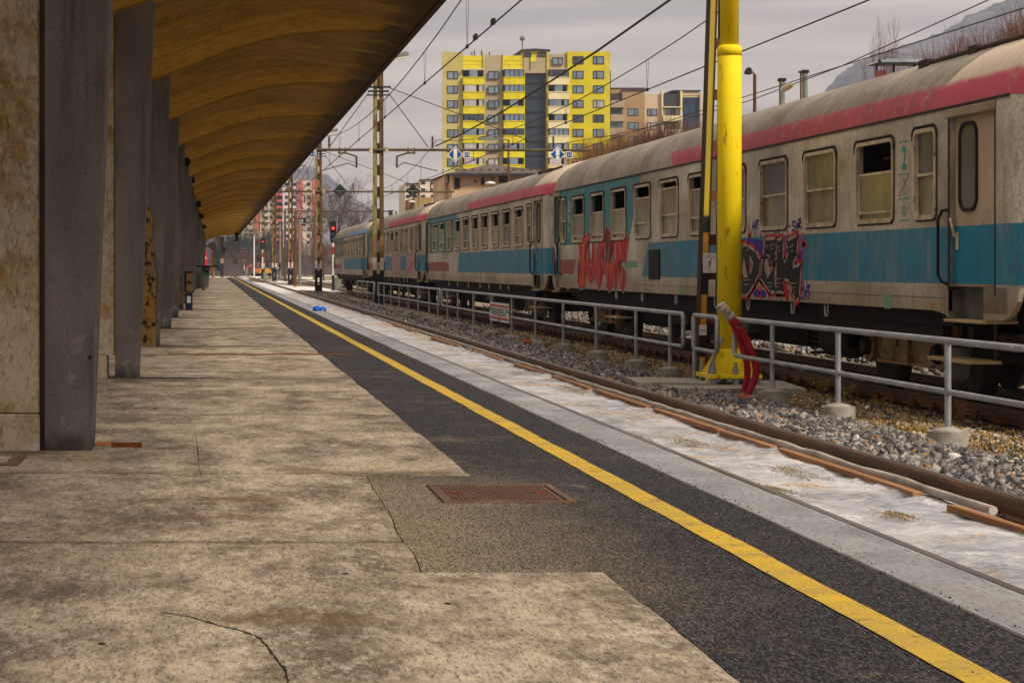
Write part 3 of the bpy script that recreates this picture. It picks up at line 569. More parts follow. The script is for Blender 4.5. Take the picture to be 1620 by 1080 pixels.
t = thing('handcart', 'dark luggage cart standing by the far columns', 'cart', (-0.45, 150.0, 0)); part('bed', MB().bbox(-0.5,0.25,-0.5,0.5,0.35,0.9,0.05), mt['black'], t); part('cover', MB().bbox(-0.45,0.35,-0.4,0.4,0.905,1.25,0.12), mt['bin'], t)
for sx in (-0.4, 0.2):
    part('wheel', MB().tube([(sx-0.03,-0.3,0.18),(sx+0.03,-0.3,0.18)], 0.18, 12), mt['black'], t)
p = at(337.5, 440, 198); t = thing('utility_pole', 'reddish brown timber pole standing at the platform end behind the clock', 'pole', (0.15, 203, 0)); part('pole', MB().tube([(0,0,0),(0,0,3.4)], [0.16,0.13], 10), mt['timber'], t); part('box', MB().box(0.17,0.38,-0.1,0.1,0.75,1.15), mt['bin'], t)
t = thing('lattice_post', 'thin yellow and black post at the platform end', 'post', (1.08, 203.5, 0)); part('leg', MB().box(-0.15,-0.03,-0.06,0.06,0,4.3), mt['post'], t); part('leg', MB().box(0.03,0.15,-0.06,0.06,0,4.3), mt['postd'], t); part('box', MB().bbox(0.16,0.42,-0.1,0.1,2.2,3.2,0.05), mt['bin'], t)
t = thing('rail_vehicle', 'red locomotive standing beyond the last columns of the canopy', 'locomotive', (-2.0, 232, RT)); 
part('body', MB().prism([(-1.4,1.0),(1.4,1.0),(1.45,2.4),(1.15,3.9),(-1.15,3.9),(-1.45,2.4)], 'y', 0.5, 14), mt['rloco'], t); part('nose', MB().prism([(-1.4,1.0),(1.4,1.0),(1.3,2.3),(-1.3,2.3)], 'y', 0.0, 0.495), mt['rloco'], t)
part('stripe', MB().prism([(0.2,2.9),(1.32,2.35),(1.34,2.6),(0.3,3.2)], 'y', 0.44, 0.495), mt['white'], t); part('windscreen', MB().box(-1.0,1.0,0.46,0.494,3.21,3.75), mt['glassd'], t); part('buffer_beam', MB().box(-1.3,1.3,0.05,0.5,0.55,0.995), mt['under'], t)
for sx in (-0.9,0.9): part('buffer', MB().tube([(sx,-0.3,0.95),(sx,0.1,0.95)],0.2,12), mt['black'], t)

# ------------------------------------------------------------------ tracks
def railprof(c, top):
    return [(c-0.07,top-0.15),(c+0.07,top-0.15),(c+0.07,top-0.138),(c+0.010,top-0.118),(c+0.010,top-0.045),(c+0.036,top-0.036),(c+0.036,top-0.008),(c+0.026,top),(c-0.026,top),(c-0.036,top-0.008),(c-0.036,top-0.036),(c-0.010,top-0.045),(c-0.010,top-0.118),(c-0.07,top-0.138)]
def rail(c, y0, y1, top, parent):
    part('rail', MB().prism(railprof(c, top), 'y', y0, y1), mt['rail'], parent)
    part('running_surface', MB().box(c-0.025, c+0.025, y0, y1, top+0.0005, top+0.0025), mt['railtop'], parent)
t1 = thing('railway_track', 'railway track along the platform edge, packed with white fabric between its rails', 'railway track', (0, 0, 0))
rail(3.715, -12, 330, RT, t1); rail(5.215, -12, 330, RT, t1)
clipme = cached('rail_clip', lambda: MB().bbox(-0.03,0.03,-0.045,0.045,0,0.028,0.008).cyl((0,0,0.02),(0,0,0.05),0.014,6))
for k in range(70): part('rail_clip', clipme, mt['rail'], t1, (5.128, 6.3+0.62*k, RT-0.150))
t2 = thing('railway_track', 'rusty track that the graffiti covered coaches stand on', 'railway track')
rail(8.37, -12, 330, RT, t2); rail(9.87, -12, 330, RT, t2)
slme = cached('sleeper', lambda: MB().bbox(7.86,10.38,-0.13,0.13,-0.20,0.0,0.01)); chme = cached('rail_chair', lambda: MB().bbox(-0.16,-0.06,-0.07,0.07,0,0.045,0.01).cyl((-0.11,0,0.04),(-0.11,0,0.085),0.022,6))
for k in range(150):
    y = 12 + 0.62*k
    part('sleeper', slme, mt['mastd'], t2, (random.uniform(-0.03,0.03), y, RT-0.152), (0,0,random.uniform(-0.01,0.01)))
    if k < 110: part('rail_chair', chme, mt['rust'], t2, (8.37, y, RT-0.150))
t3 = thing('railway_track', 'far track curving off beyond the end of the platform', 'railway track')
for off in (0, 1.5):
    pts = [(3.7+off + 0.0011*max(0,y-185)**2*0.6, y, RT-0.07) for y in range(185, 331, 6)]
    m = MB(); m.tube(pts, 0.06, 6); part('rail', m, mt['rail'], t3)
# geotextile between the rails
nx, y0f, y1f = 26, 4.0, 116.0
ys = [y0f]; 
while ys[-1] < y1f: ys.append(ys[-1] + (0.05 if ys[-1] < 30 else 0.2))
XA, XB = 3.775, 5.10; m = MB()
for y in ys:
    for i in range(nx):
        u = i/(nx-1); x = XA+(XB-XA)*u
        z = -0.425 + 0.028*mnoise.noise(Vector((x*1.3,y*0.6,0.3))) + 0.020*mnoise.noise(Vector((x*4.1+y*0.9,y*1.6,4))) + 0.009*mnoise.noise(Vector((x*11+y*2,y*4,9))) + 0.034*max(0,0.5-abs(mnoise.noise(Vector((x*3.2-y*0.8,y*0.9,7))))*4)*(0.5+mnoise.noise(Vector((x,y*0.5,2))))
        z += 0.035*max(0, 1-abs(u-0.86-0.05*mnoise.noise(Vector((y*0.6,3,3))))/0.035)*(0.4+0.6*(mnoise.noise(Vector((y*0.9,9,1)))>0))
        z -= 0.03*(u<0.06)
        m.v.append((x, y, z))
for j in range(len(ys)-1):
    for i in range(nx-1): a = j*nx+i; m.face((a,a+1,a+nx+1,a+nx), True)
tag(part('track_fabric', m, mt['fabric']), 'wrinkled white geotextile sheet spread between the rails, stained with sand', 'fabric sheet')
m = MB(); pts = []; y = 12.35
while y < 60:
    pts.append((5.035+0.012*mnoise.noise(Vector((y*1.3,1,1))), y, -0.382+0.012*mnoise.noise(Vector((y*1.7,5,1))))); y += 0.25
m.tube(pts, [0.038*(0.75+0.5*abs(mnoise.noise(Vector((p[1]*1.1,2,2))))) for p in pts], 9); tag(part('fabric_roll', m, mt['roll']), 'rolled up edge of the pale fabric lying along the far rail', 'fabric roll')
TB = [(4.0,12.65,4.93),(13.35,16.6,4.915),(16.75,18.4,4.91),(18.5,21.2,4.915),(21.6,24.6,4.92),(24.9,27.6,4.91),(28.3,31.0,4.915),(32.5,36.0,4.92),(38.0,42.5,4.915),(46,52,4.92)]
for j, (a, b, x) in enumerate(TB):
    m = MB().bbox(-0.035,0.035,0,b-a,0,0.045,0.004)
    lab = ['orange timber batten beside the open end of the fabric roll', 'long orange batten whose sawn end stops just before the roll end', 'short orange batten just behind the long one along the rail'][j] if j < 3 else '%s orange batten along the far rail counted from the roll end' % ORD[j]
    tag(part('timber_batten', m, mt['timber'], None, (x, a, -0.424), (0, 0.05*random.uniform(-1,1), random.uniform(-0.006,0.006))), lab, 'timber batten', 'orange battens laid along the fabric')
t = thing('plastic_bag', 'crumpled bright blue bag on the kerb beside the track', 'bag', (2.80, 51.0, 0.0)); t.scale = (0.55,0.55,0.8); m = MB(); m.lathe([(0.13,0.0),(0.2,0.05),(0.18,0.12),(0.08,0.17)], n=11)
m.v = [(x*(1+0.9*mnoise.noise(Vector((x*9,y*9,z*9)))) , y*(1+0.7*mnoise.noise(Vector((y*9,x*9,z*7)))), z) for x,y,z in m.v]; part('bag_body', m, mt['blue'], t)
part('bag_knot', MB().tube([(0.12,0,0.05),(0.3,-0.05,0.1),(0.42,0.05,0.03)],[0.08,0.05,0.07],7), mt['blue'], t)
for px, py, w in ((900,596,.10),(800,606,.07)): pass

# loose stones (geometry, too many to count)
def stones(name, n, xr, yr, sz, mat_, zf, seed, flat=0.65, dens=None, heap=False):
    r = np.random.default_rng(seed)
    X = r.uniform(*xr, n); Yv = r.uniform(*yr, n) if dens is None else yr[0] + (yr[1]-yr[0])*r.uniform(0,1,n)**dens
    if heap:
        q1 = r.normal(size=n); X = (xr[0]+xr[1])/2 + q1*(xr[1]-xr[0])*0.22; Yv = (yr[0]+yr[1])/2 + (r.normal(size=n)*0.20 + 0.12*np.sin(q1*3))*(yr[1]-yr[0])
    base = np.array([(-1,-1,-1),(1,-1,-1),(1,1,-1),(-1,1,-1),(-1,-1,1),(1,-1,1),(1,1,1),(-1,1,1)], float)
    fc = np.array([(3,2,1,0),(4,5,6,7),(0,1,5,4),(1,2,6,5),(2,3,7,6),(3,0,4,7)])
    s = r.uniform(sz[0], sz[1], (n,1,1)) * r.uniform(0.6,1.25,(n,1,3)) * np.array([1,1,flat])
    v = (base[None] * r.uniform(0.35,1.15,(n,8,1)) + r.normal(0,0.16,(n,8,3))) * s
    q = r.normal(size=(n,4)); q /= np.linalg.norm(q,axis=1,keepdims=True); w,x,y,z = q.T
    Rm = np.stack([np.stack([1-2*(y*y+z*z),2*(x*y-z*w),2*(x*z+y*w)],-1),np.stack([2*(x*y+z*w),1-2*(x*x+z*z),2*(y*z-x*w)],-1),np.stack([2*(x*z-y*w),2*(y*z+x*w),1-2*(x*x+y*y)],-1)],1)
    v = np.einsum('nij,nkj->nki', Rm, v)
    keep = ~((Yv > 23.55) & (Yv < 26.0) & (X > 5.62) & (X < 7.6)); X, Yv, v, n = X[keep], Yv[keep], v[keep], int(keep.sum())
    zz = zf(X, Yv) + r.uniform(-0.3,0.6,n)*sz[1]
    v += np.stack([X,Yv,zz],-1)[:,None,:]
    me = bpy.data.meshes.new(name); V = v.reshape(-1,3).astype(np.float32); Fq = (fc[None] + (np.arange(n)*8)[:,None,None]).reshape(-1,4).astype(np.int32)
    me.vertices.add(len(V)); me.vertices.foreach_set('co', V.ravel()); me.loops.add(Fq.size); me.loops.foreach_set('vertex_index', Fq.ravel())
    me.polygons.add(len(Fq)); me.polygons.foreach_set('loop_start', np.arange(0,Fq.size,4,dtype=np.int32)); me.update(calc_edges=True)
    o = part(name, me, mat_); o['kind'] = 'stuff'; return o
stones('asphalt_crumbs', 500, (1.5,2.62), (5.5,22), (0.001,0.0028), mt['stone'], lambda X,Y: 0.003+0*X, 12, dens=1.6)
stones('asphalt_crumbs', 160, (-3.0,1.4), (5.5,22), (0.0012,0.0034), mt['stone'], lambda X,Y: 0.003+0*X, 13, dens=1.6)
stones('kerb_grit', 420, (2.585,2.66), (5.5,30), (0.0015,0.004), mt['dark'], lambda X,Y: 0.003+0*X, 14, dens=1.4)
for k, (px, py, rx, ry) in enumerate([(1252,747,0.14,0.5),(1225,775,0.10,0.3),(905,617,0.12,1.0),(1000,690,0.10,0.7),(840,580,0.16,1.4),(760,545,0.2,2.0),(1420,815,0.08,0.2),(1090,700,0.12,0.5),(690,520,0.2,2.5)]):
    yy = F*1.60/(py-VY); xx = (px-VX)*yy/F
    if 3.85 < xx < 5.0: stones('spilled_sand', 900, (xx-rx*1.3,xx+rx*1.3), (yy-ry*1.3,yy+ry*1.3), (0.0012,0.0045), mt['gravel'], lambda X,Y: -0.412+0*X + 0.02*np.exp(-((X-xx)/rx*1.6)**2-((Y-yy)/ry*1.6)**2), 40+k, heap=True)
bed = lambda X, Y: -0.385 + 0.035*np.clip((X-5.3)/0.5,0,1) - 0.04*np.clip((X-6.0)/0.35,0,1)
stones('ballast', 27000, (5.28,6.42), (10,46), (0.018,0.043), mt['stone'], bed, 1, dens=1.35)
stones('ballast', 9000, (5.28,6.5), (40,115), (0.03,0.06), mt['stone'], bed, 2)
stones('ballast', 6000, (10.6,14.0), (14,75), (0.03,0.06), mt['stone'], lambda X,Y: GR+0.10+0*X, 3)
stones('ballast', 4000, (8.4,9.8), (12,60), (0.025,0.05), mt['stone'], lambda X,Y: GR-0.02+0*X, 8)
stones('gravel', 26000, (6.15,8.15), (12,48), (0.008,0.024), mt['gravel'], lambda X,Y: -0.395+0.012*np.sin(X*3+Y*0.7)-0.085*np.clip((X-7.3)/0.5,0,1), 4, dens=1.4)
stones('gravel', 1600, (5.6,7.9), (12,60), (0.02,0.035), mt['stone'], lambda X,Y: -0.39-0.085*np.clip((X-7.3)/0.5,0,1), 5)
b = MB()
for i in range(60):
    y0, y1 = 6+2.0*i, 8+2.0*i
    for (xa, za), (xb, zb) in zip([(5.1,GR+0.02),(5.28,-0.385),(5.75,-0.35),(6.0,-0.35),(6.4,-0.385),(7.3,-0.385)], [(5.28,-0.385),(5.75,-0.35),(6.0,-0.35),(6.4,-0.385),(7.3,-0.385),(7.85,-0.475)]): b.poly([(xa,y0,za-0.02),(xb,y0,zb-0.02),(xb,y1,zb-0.02),(xa,y1,za-0.02)], True)
struct('trackbed', b, mt['ground'])
struct('trackbed', MB().poly([(10.2,6,GR),(16,6,GR+0.05),(16,130,GR+0.05),(10.2,130,GR)]), mt['ground'])
struct('snow_patch', MB().prism([(2.98,114),(8,116),(9,140),(6,160),(5,185),(3.3,200),(3.0,170)], 'z', GR+0.02, GR+0.06), mt['snow'])
for j, (cx, cy, rx, ry) in enumerate([(-4,232,5,6),(2.6,250,2.2,9),(6,285,3,14),(11,270,3,10),(14,200,5,7),(-9,280,10,12),(16,330,7,18)]):
    struct('snow_patch', MB().prism([(cx+rx*(0.8+0.3*math.sin(3*a+j))*math.cos(a), cy+ry*(0.8+0.25*math.cos(2*a+j))*math.sin(a)) for a in [i*math.pi/9 for i in range(18)]], 'z', -0.52, -0.36), mt['snow'])
# dry grass and single weeds in the strip
gm = MB()
for i in range(5200):
    y = 13 + 55*random.random()**1.5; x = random.choice([random.gauss(7.35,0.33), random.uniform(6.35,8.05), random.gauss(6.75,0.2)]); 
    if mnoise.noise(Vector((x*1.6,y*0.9,3))) < -0.02: continue
    h = random.uniform(0.02,0.075); a = random.uniform(0,6.28); w = random.uniform(0.002,0.005)*(1+y/35); dx, dy = math.cos(a), math.sin(a); z0 = -0.39-0.085*min(max((x-7.3)/0.5,0),1); l = random.uniform(0.2,0.9)
    gm.poly([(x-dy*w,y+dx*w,z0),(x+dy*w,y-dx*w,z0),(x+dx*h*l,y+dy*h*l,z0+h)])
o_ = part('dry_grass', gm, mt['grass']); o_['kind'] = 'stuff'
def weed(px, py, X, lab, mat_, h):
    Y = YX(px, X); t = thing('weed', lab, 'weed', (X, Y, GR+0.03)); m = MB(); s2 = MB()
    for i in range(16):
        a = random.uniform(0,6.28); r = random.uniform(0.02,0.16); hh = h*random.uniform(0.5,1); s2.tube([(0,0,0),(r*0.4*math.cos(a),r*0.4*math.sin(a),hh*0.5),(r*math.cos(a),r*math.sin(a),hh)], [0.004,0.003,0.0015], 4, False)
        for j in range(9):
            f = random.uniform(0.35,1); p = Vector((r*f*math.cos(a),r*f*math.sin(a),hh*f)); d = Vector((random.gauss(0,1),random.gauss(0,1),random.gauss(0.3,1))).normalized()*0.035; e = d.orthogonal().normalized()*0.008
            m.poly([p-e, p+d*0.5-e*0.2, p+d, p+d*0.4+e*1.4])
    part('stems', s2, mt['twigo'], t); part('leaves', m, mat_, t)
weed(1303, 620, 7.6, 'yellow green weed growing by the rail beside the second railing post', mt['weed'], 0.33)
weed(1340, 622, 7.7, 'green weed growing by the rail behind the second railing post', mt['weed'], 0.26)
weed(1392, 632, 7.6, 'small green weed sprouting in front of the coach bogie', mt['weed'], 0.14)
weed(1520, 650, 7.7, 'bare brown weed stalks beside the first railing post', mt['twig'], 0.28)
for j, (px, py, X, s_, lab, mm) in enumerate([(1512,722,5.85,0.07,'large white stone on the ballast below the first concrete foot',mt['white']),(1312,652,6.35,0.06,'dark rounded stone on the gravel beside the second concrete foot',mt['stone']),(1178,622,6.1,0.075,'red brick lump at the foot of the red hoses',mt['brick']),(833,534,6.2,0.13,'orange brick lump on the gravel beside a fence foot',mt['brick'])]):
    Y = YX(px, X); m = MB(); m.lathe([(s_*0.6,-0.02),(s_*1.1,s_*0.3),(s_*0.9,s_*0.8),(s_*0.3,s_*1.05)], n=9, smooth=False); m.v = [(x*(1+0.5*mnoise.noise(Vector((x*20,y*20,j)))),y*(1+0.5*mnoise.noise(Vector((y*20,x*20,j)))),z*(1+0.4*mnoise.noise(Vector((x*17,y*17,z*9))))) for x,y,z in m.v]
    tag(part('loose_stone' if j < 2 else 'brick_lump', m, mm, None, (X, Y, -0.35 if X < 6.2 else -0.39)), lab, 'stone' if j < 2 else 'brick')
# ------------------------------------------------------------------ coaches
L = 25.2
ZB, ZG = 1.02, 3.145
RA, RB = 1.41, 0.84                       # half width, roof rise
def roofpt(t, sx=1.0): return (RA - (RA*sx)*math.cos(t), ZG + RB*math.sin(t))
WY = [(3.43+2.0*k, 4.70+2.0*k) for k in range(10)]; WZ = (1.985, 2.945)
SMALL = [(2.16,2.81,1.99,2.975), (23.45,24.0,1.99,2.975)]
DOORS = [(0.66,1.80,1.28,3.03), (24.17,24.85,1.28,3.03)]
def coach_side():
    m = MB(); holes = [(a+0.03,b-0.03,WZ[0]+0.03,WZ[1]-0.03) for a,b in WY] + [(a+0.025,b-0.025,c+0.025,d-0.025) for a,b,c,d in SMALL] + list(DOORS) + [(1.9,L-0.36,1.150,1.160)]
    holes += [(0.93,1.84,1.0,1.28)]
    yb = sorted(set([0.36, L-0.36] + [q for h in holes for q in h[:2] if 0.36 <= q <= L-0.36])); zb = sorted(set([ZB, ZG] + [max(q,ZB) for h in holes for q in h[2:]]))
    for i in range(len(yb)-1):
        for j in range(len(zb)-1):
            cy, cz = (yb[i]+yb[i+1])/2, (zb[j]+zb[j+1])/2
            if any(h[0] < cy < h[1] and h[2] < cz < h[3] for h in holes): continue
            m.poly([(0,yb[i],zb[j]),(0,yb[i+1],zb[j]),(0,yb[i+1],zb[j+1]),(0,yb[i],zb[j+1])])
    for h in holes[:-2]:                                   # reveals
        d = 0.07; a,b,c,e = h
        for p,q in (((a,c),(b,c)),((b,c),(b,e)),((b,e),(a,e)),((a,e),(a,c))): m.poly([(0,p[0],p[1]),(0,q[0],q[1]),(d,q[0],q[1]),(d,p[0],p[1])])
    # rounded ends and plain far side
    path = [(0,0.36),(0.02,0.2),(0.09,0.08),(0.22,0.0),(RA,0.0),(2*RA-0.22,0.0),(2*RA,0.3),(2*RA,L-0.3),(2*RA-0.22,L),(0.22,L),(0.09,L-0.08),(0.02,L-0.2),(0,L-0.36)]
    for (xa,ya),(xb,yb_) in zip(path, path[1:]):
        for z0, z1 in ((1.28,1.31),(1.31,1.905),(1.905,ZG)): m.poly([(xa,ya,z0),(xb,yb_,z0),(xb,yb_,z1),(xa,ya,z1)], True)
    for s in (0, 1):                                        # skirts under the doors with a curved lower corner
        f = (lambda y: y) if s == 0 else (lambda y: L-y)
        pl = [(0.36,1.28),(0.93,1.28),(0.93,0.955),(0.55,0.955),(0.42,0.965),(0.30,1.0),(0.2,1.06),(0.12,1.15),(0.08,1.28)]
        m.prism([(f(y),z) for y,z in pl], 'x', 0.0 if s else 0.0, 0.05)
        m.prism([(f(y),z) for y,z in [(1.84,ZB-0.001),(2.25,ZB-0.001),(1.95,0.99),(1.86,0.955),(1.84,0.955)]], 'x', 0.0, 0.05)
    m.poly([(0.012,1.9,1.145),(0.012,L-0.36,1.145),(0.012,L-0.36,1.165),(0.012,1.9,1.165)])
    return m
def coach_roof():
    m = MB(); N = 18; st = [(0.0,0.90,0.93),(0.05,0.95,0.965),(0.2,0.99,0.99),(0.45,1.0,1.0)] + [(0.45+(L-0.9)*i/12,1,1) for i in range(1,12)] + [(L-0.45,1,1),(L-0.2,0.99,0.99),(L-0.05,0.95,0.965),(L,0.90,0.93)]
    for y, sx, sz in st:
        for i in range(N+1):
            t = math.pi*i/N; x, z = RA - RA*sx*math.cos(t), ZG + RB*sz*math.sin(t); m.v.append((x,y,z))
    for j in range(len(st)-1):
        for i in range(N): a = j*(N+1)+i; m.face((a,a+1,a+N+2,a+N+1), True)
    m.face(range(0,N+1)); m.face(range((len(st)-1)*(N+1), len(st)*(N+1))); return m
def win_frame(w, h, r=0.10, t=0.042): return MB().ring(rrect(0,w,0,h,r), rrect(t,w-t,t+0.012,h-t,r*0.65), 'x', -0.022, 0.03)
def win_gasket(w, h): return MB().ring(rrect(-0.022,w+0.022,-0.02,h+0.03,0.115), rrect(0.002,w-0.002,0.002,h-0.002,0.1), 'x', -0.008, 0.004)
def brow(w, h): return MB().tube([(-0.014,-0.03,h-0.12),(-0.018,-0.022,h-0.03),(-0.02,0.04,h+0.026),(-0.02,w-0.04,h+0.026),(-0.018,w+0.022,h-0.03),(-0.014,w+0.03,h-0.12)], 0.011, 6)
def sash(w, h): return MB().ring(rrect(0.05,w-0.05,0,h,0.03), rrect(0.078,w-0.078,0.03,h-0.03,0.03), 'x', 0.008, 0.03)
def window(parent, y0, y1, z0, z1, drop, panes, curtain=False):
    w, h = y1-y0, z1-z0; k = '%.2f_%.2f' % (w, h)
    fr = part('window', cached('win_frame'+k, lambda: win_frame(w,h)), mt['alu'], parent, (0, y0, z0))
    part('gasket', cached('win_gasket'+k, lambda: win_gasket(w,h)), mt['gasket'], fr); part('drip_rail', cached('win_brow'+k, lambda: brow(w,h)), mt['gasket'], fr)
    hl = h*0.5
    part('lower_pane', cached('win_low'+k, lambda: MB().box(0.040,0.046,0.04,w-0.04,0.04,hl)), panes[0], fr)
    d = drop*h*0.5
    part('upper_sash', cached('win_sash'+k, lambda: sash(w,h*0.5)), mt['alu'], fr, (0, 0, hl-0.02-d)); part('upper_pane', cached('win_up'+k, lambda: MB().box(0.016,0.021,0.07,w-0.07,0.03,h*0.5-0.03)), panes[1], fr, (0, 0, hl-0.02-d))
    if drop > 0.25:
        part('luggage_rack', cached('win_rack'+k, lambda: MB().box(0.30,0.32,0.05,w-0.05,h*0.60,h*0.63).box(0.30,0.32,0.05,w-0.05,h*0.80,h*0.83).box(0.30,0.33,w*0.62,w*0.66,h*0.5,h*0.95)), mt['inrack'], fr)
    if curtain: part('curtain', MB().box(0.12,0.13,0.1,w*(0.55+0.4*random.random()),h*0.3,h*0.97), mt['curtain'], fr)
def bogie_frame():
    m = MB(); x = 0.42
    for xx in (x, 2.4):
        m.prism([(-1.0,0.42),(-0.75,0.36),(0.75,0.36),(1.0,0.42),(1.05,0.62),(0.8,0.70),(-0.8,0.70),(-1.05,0.62)], 'x', xx-0.03, xx+0.03)
        m.box(xx-0.09,xx+0.03,-0.85,0.85,0.345,0.375); m.box(xx-0.09,xx+0.03,-0.85,0.85,0.69,0.715)
        m.box(xx-0.07,xx-0.03,-0.12,0.16,0.376,0.689)
        m.tube([(xx-0.09,1.15,0.52),(xx+0.03,1.15,0.52)], 0.19, 16); m.tube([(xx-0.09,-1.15,0.52),(xx+0.03,-1.15,0.52)], 0.19, 16)
        for yy in (-1.28,1.28,-1.05,1.05): m.tube([(xx+0.05,yy,0.66),(xx+0.05,yy,0.95)], 0.06, 8)
    m.box(0.5,2.3,-0.35,0.35,0.4,0.7); return m
def wheelset():
    m = MB(); 
    for c, s_ in ((0.67,1),(2.17,-1)):
        m.tube([(c-0.07*s_,0,0),(c-0.065*s_,0,0),(c-0.03*s_,0,0),(c+0.055*s_,0,0),(c+0.056*s_,0,0),(c+0.085*s_,0,0)], [0.36,0.44,0.46,0.462,0.492,0.49], 28)
    m.tube([(0.5,0,0),(2.3,0,0)], 0.08, 10); return m
def damper(y): return MB().tube([(0.36,y,1.05),(0.36,y,0.83)],0.045,8).tube([(0.36,y,0.83),(0.36,y+0.02,0.55)],0.028,8)
def strokes(m, pl, w, x):
    for a, b in zip(pl, pl[1:]):
        (ya,za),(yb,zb) = a, b; dy, dz = yb-ya, zb-za; l = math.hypot(dy,dz) or 1e-6; ny, nz_ = -dz/l*w, dy/l*w; ey, ez = dy/l*w*0.5, dz/l*w*0.5
        m.poly([(x,ya-ny-ey,za-nz_-ez),(x,yb-ny+ey,zb-nz_+ez),(x,yb+ny+ey,zb+nz_+ez),(x,ya+ny-ey,za+nz_-ez)])
def make_coach(k, label, rmat, pat):
    y0 = 18.2 + 25.8*k
    t = thing('railway_coach', label, 'railway coach', (7.70, y0, RT), 'coaches of the stabled train')
    sd = part('side_wall', cached('coach_side', coach_side), mt['cside'], t); rf = part('roof', cached('coach_roof', coach_roof), rmat, t)
    part('gutter', cached('coach_gutter', lambda: MB().box(-0.018,0.0,0.3,L-0.3,ZG-0.012,ZG+0.012)), mt['gasket'], rf)
    part('interior', cached('coach_inside', lambda: MB().box(1.25,1.30,0.4,L-0.4,1.3,3.2).box(0.08,1.24,0.4,L-0.4,1.27,1.30).box(0.08,1.24,0.4,L-0.4,3.12,3.15)), mt['inside'], t)
    m_ = cached('coach_divide', lambda: MB().box(0.1,1.24,-0.02,0.02,1.31,3.11))
    for i in range(11): part('compartment_wall', m_, mt['inside'], t, (0, 3.0+2.0*i, 0))
    P = {'c':0.0,'o':0.42,'h':0.72,'s':0.22}
    for i, (a, b) in enumerate(WY):
        pn = random.choice([(mt['pane'],mt['pane']),(mt['pane'],mt['pane2']),(mt['pane2'],mt['pane']),(mt['pane'],mt['paned'])])
        if k == 0 and i == 2: pn = (mt['pane'], mt['paned'])
        window(t, a, b, WZ[0], WZ[1], P[pat[i]], pn, curtain=(k == 1 and pat[i] in 'oh'))
    for a, b, c, d in SMALL: window(t, a, b, c, d, 0.0, (mt['pane'], mt['paned'] if k == 0 else mt['pane']))
    for i, (a, b, c, d) in enumerate(DOORS):
        w = b-a
        dr = part('door', cached('coach_door%d' % i, lambda: MB().bbox(0.055,0.085,a+0.43*(1-i),b-0.004,c+0.004,d-0.004,0.006) if i == 0 else MB().bbox(0.055,0.085,a+0.004,b-0.004,c+0.004,d-0.004,0.006)), mt['door'], t)
        part('lower_panel', cached('coach_doorl%d' % i, lambda: MB().box(0.046,0.0545,a+(0.435 if i == 0 else 0.006),b-0.006,c+0.03,1.905)), mt['doorb'] if i == 0 else mt['doorb'], dr)
        if i == 0:
            part('folding_leaf', cached('coach_leaf', lambda: MB().bbox(0.04,0.07,a+0.004,a+0.42,c+0.004,d-0.004,0.006)), mt['door'], t); part('leaf_panel', cached('coach_leafl', lambda: MB().box(0.031,0.0395,a+0.008,a+0.416,c+0.03,1.905)), mt['doorb'], t)
        wy = (a+0.54, b-0.13) if i == 0 else (a+0.16, b-0.16)
        part('window_gasket', cached('coach_dwg%d' % i, lambda: MB().ring(rrect(wy[0],wy[1],2.05,2.97,0.15,6), rrect(wy[0]+0.035,wy[1]-0.035,2.085,2.935,0.12,6), 'x', 0.034, 0.06)), mt['black'], dr)
        part('pane', cached('coach_dwp%d' % i, lambda: MB().prism(rrect(wy[0]+0.03,wy[1]-0.03,2.08,2.94,0.12,6), 'x', 0.046, 0.053)), mt['paned'], dr)
        part('handle', cached('coach_dh%d' % i, lambda: MB().tube([(0.05,b-0.10,1.78),(0.005,b-0.10,1.80),(0.0,b-0.03,1.96),(0.01,b+0.01,1.98)], [0.012,0.014,0.016,0.02], 7).bbox(0.03,0.046,b-0.13,b-0.07,1.66,1.84,0.005)), mt['alu'], dr)
        part('door_header', cached('coach_dhd%d' % i, lambda: MB().bbox(-0.03,0.06,a-0.05,b+0.06,3.034,3.12,0.008).box(-0.04,-0.0302,a-0.05,b+0.06,3.034,3.046)), mt['cend'], t)
        part('door_post', cached('coach_dp%d' % i, lambda: MB().bbox(-0.008,0.08,b+0.001,b+0.045,1.24,3.03,0.004).bbox(-0.006,0.08,a-0.03,a-0.001,1.2,3.03,0.004)), mt['gasket'], t)
        yh = b+0.13 if i == 0 else a-0.10
        part('handrail', cached('coach_hr%d' % i, lambda: MB().tube([(0,yh-0.07,2.08),(-0.05,yh-0.05,2.07),(-0.075,yh,1.98),(-0.075,yh,1.40),(-0.05,yh-0.03,1.33),(0,yh-0.07,1.30)], 0.017, 8)), mt['black'], t)
        part('step_recess', cached('coach_sr%d' % i, lambda: MB().box(0.16,0.18,a+0.1,b+0.1,0.95,1.28).box(0.051,0.30,a+0.18,a+0.21,0.95,1.28).box(0.051,0.30,b+0.04,b+0.07,0.95,1.28)), mt['grey'], t)
        part('step_board', cached('coach_sb%d' % i, lambda: MB().bbox(-0.05,0.32,a+0.2,b+0.05,0.915,0.945,0.006)), mt['wood'], t)
    part('gangway', cached('coach_gw', lambda: MB().bbox(0.75,2.07,L+0.004,L+0.296,1.2,3.35,0.08)), mt['black'], t)
    if k == 0: part('gangway', cached('coach_gw0', lambda: MB().bbox(0.75,2.07,-0.30,-0.004,1.2,3.35,0.08)), mt['black'], t)
    part('underframe', cached('coach_uf', lambda: MB().box(0.10,2.72,1.95,L-1.95,0.86,1.0).box(0.6,2.2,0.3,L-0.3,0.88,1.26).box(0.75,2.1,5.8,19.2,0.35,0.85).box(0.45,1.0,8.0,10.2,0.42,0.84).box(0.40,0.9,12.5,13.6,0.45,0.84).box(0.5,1.1,15.5,18.2,0.40,0.84).box(0.12,0.16,2.3,L-2.3,0.70,0.86)), mt['under'], t)  # includes a dark central box added to block light under the coach
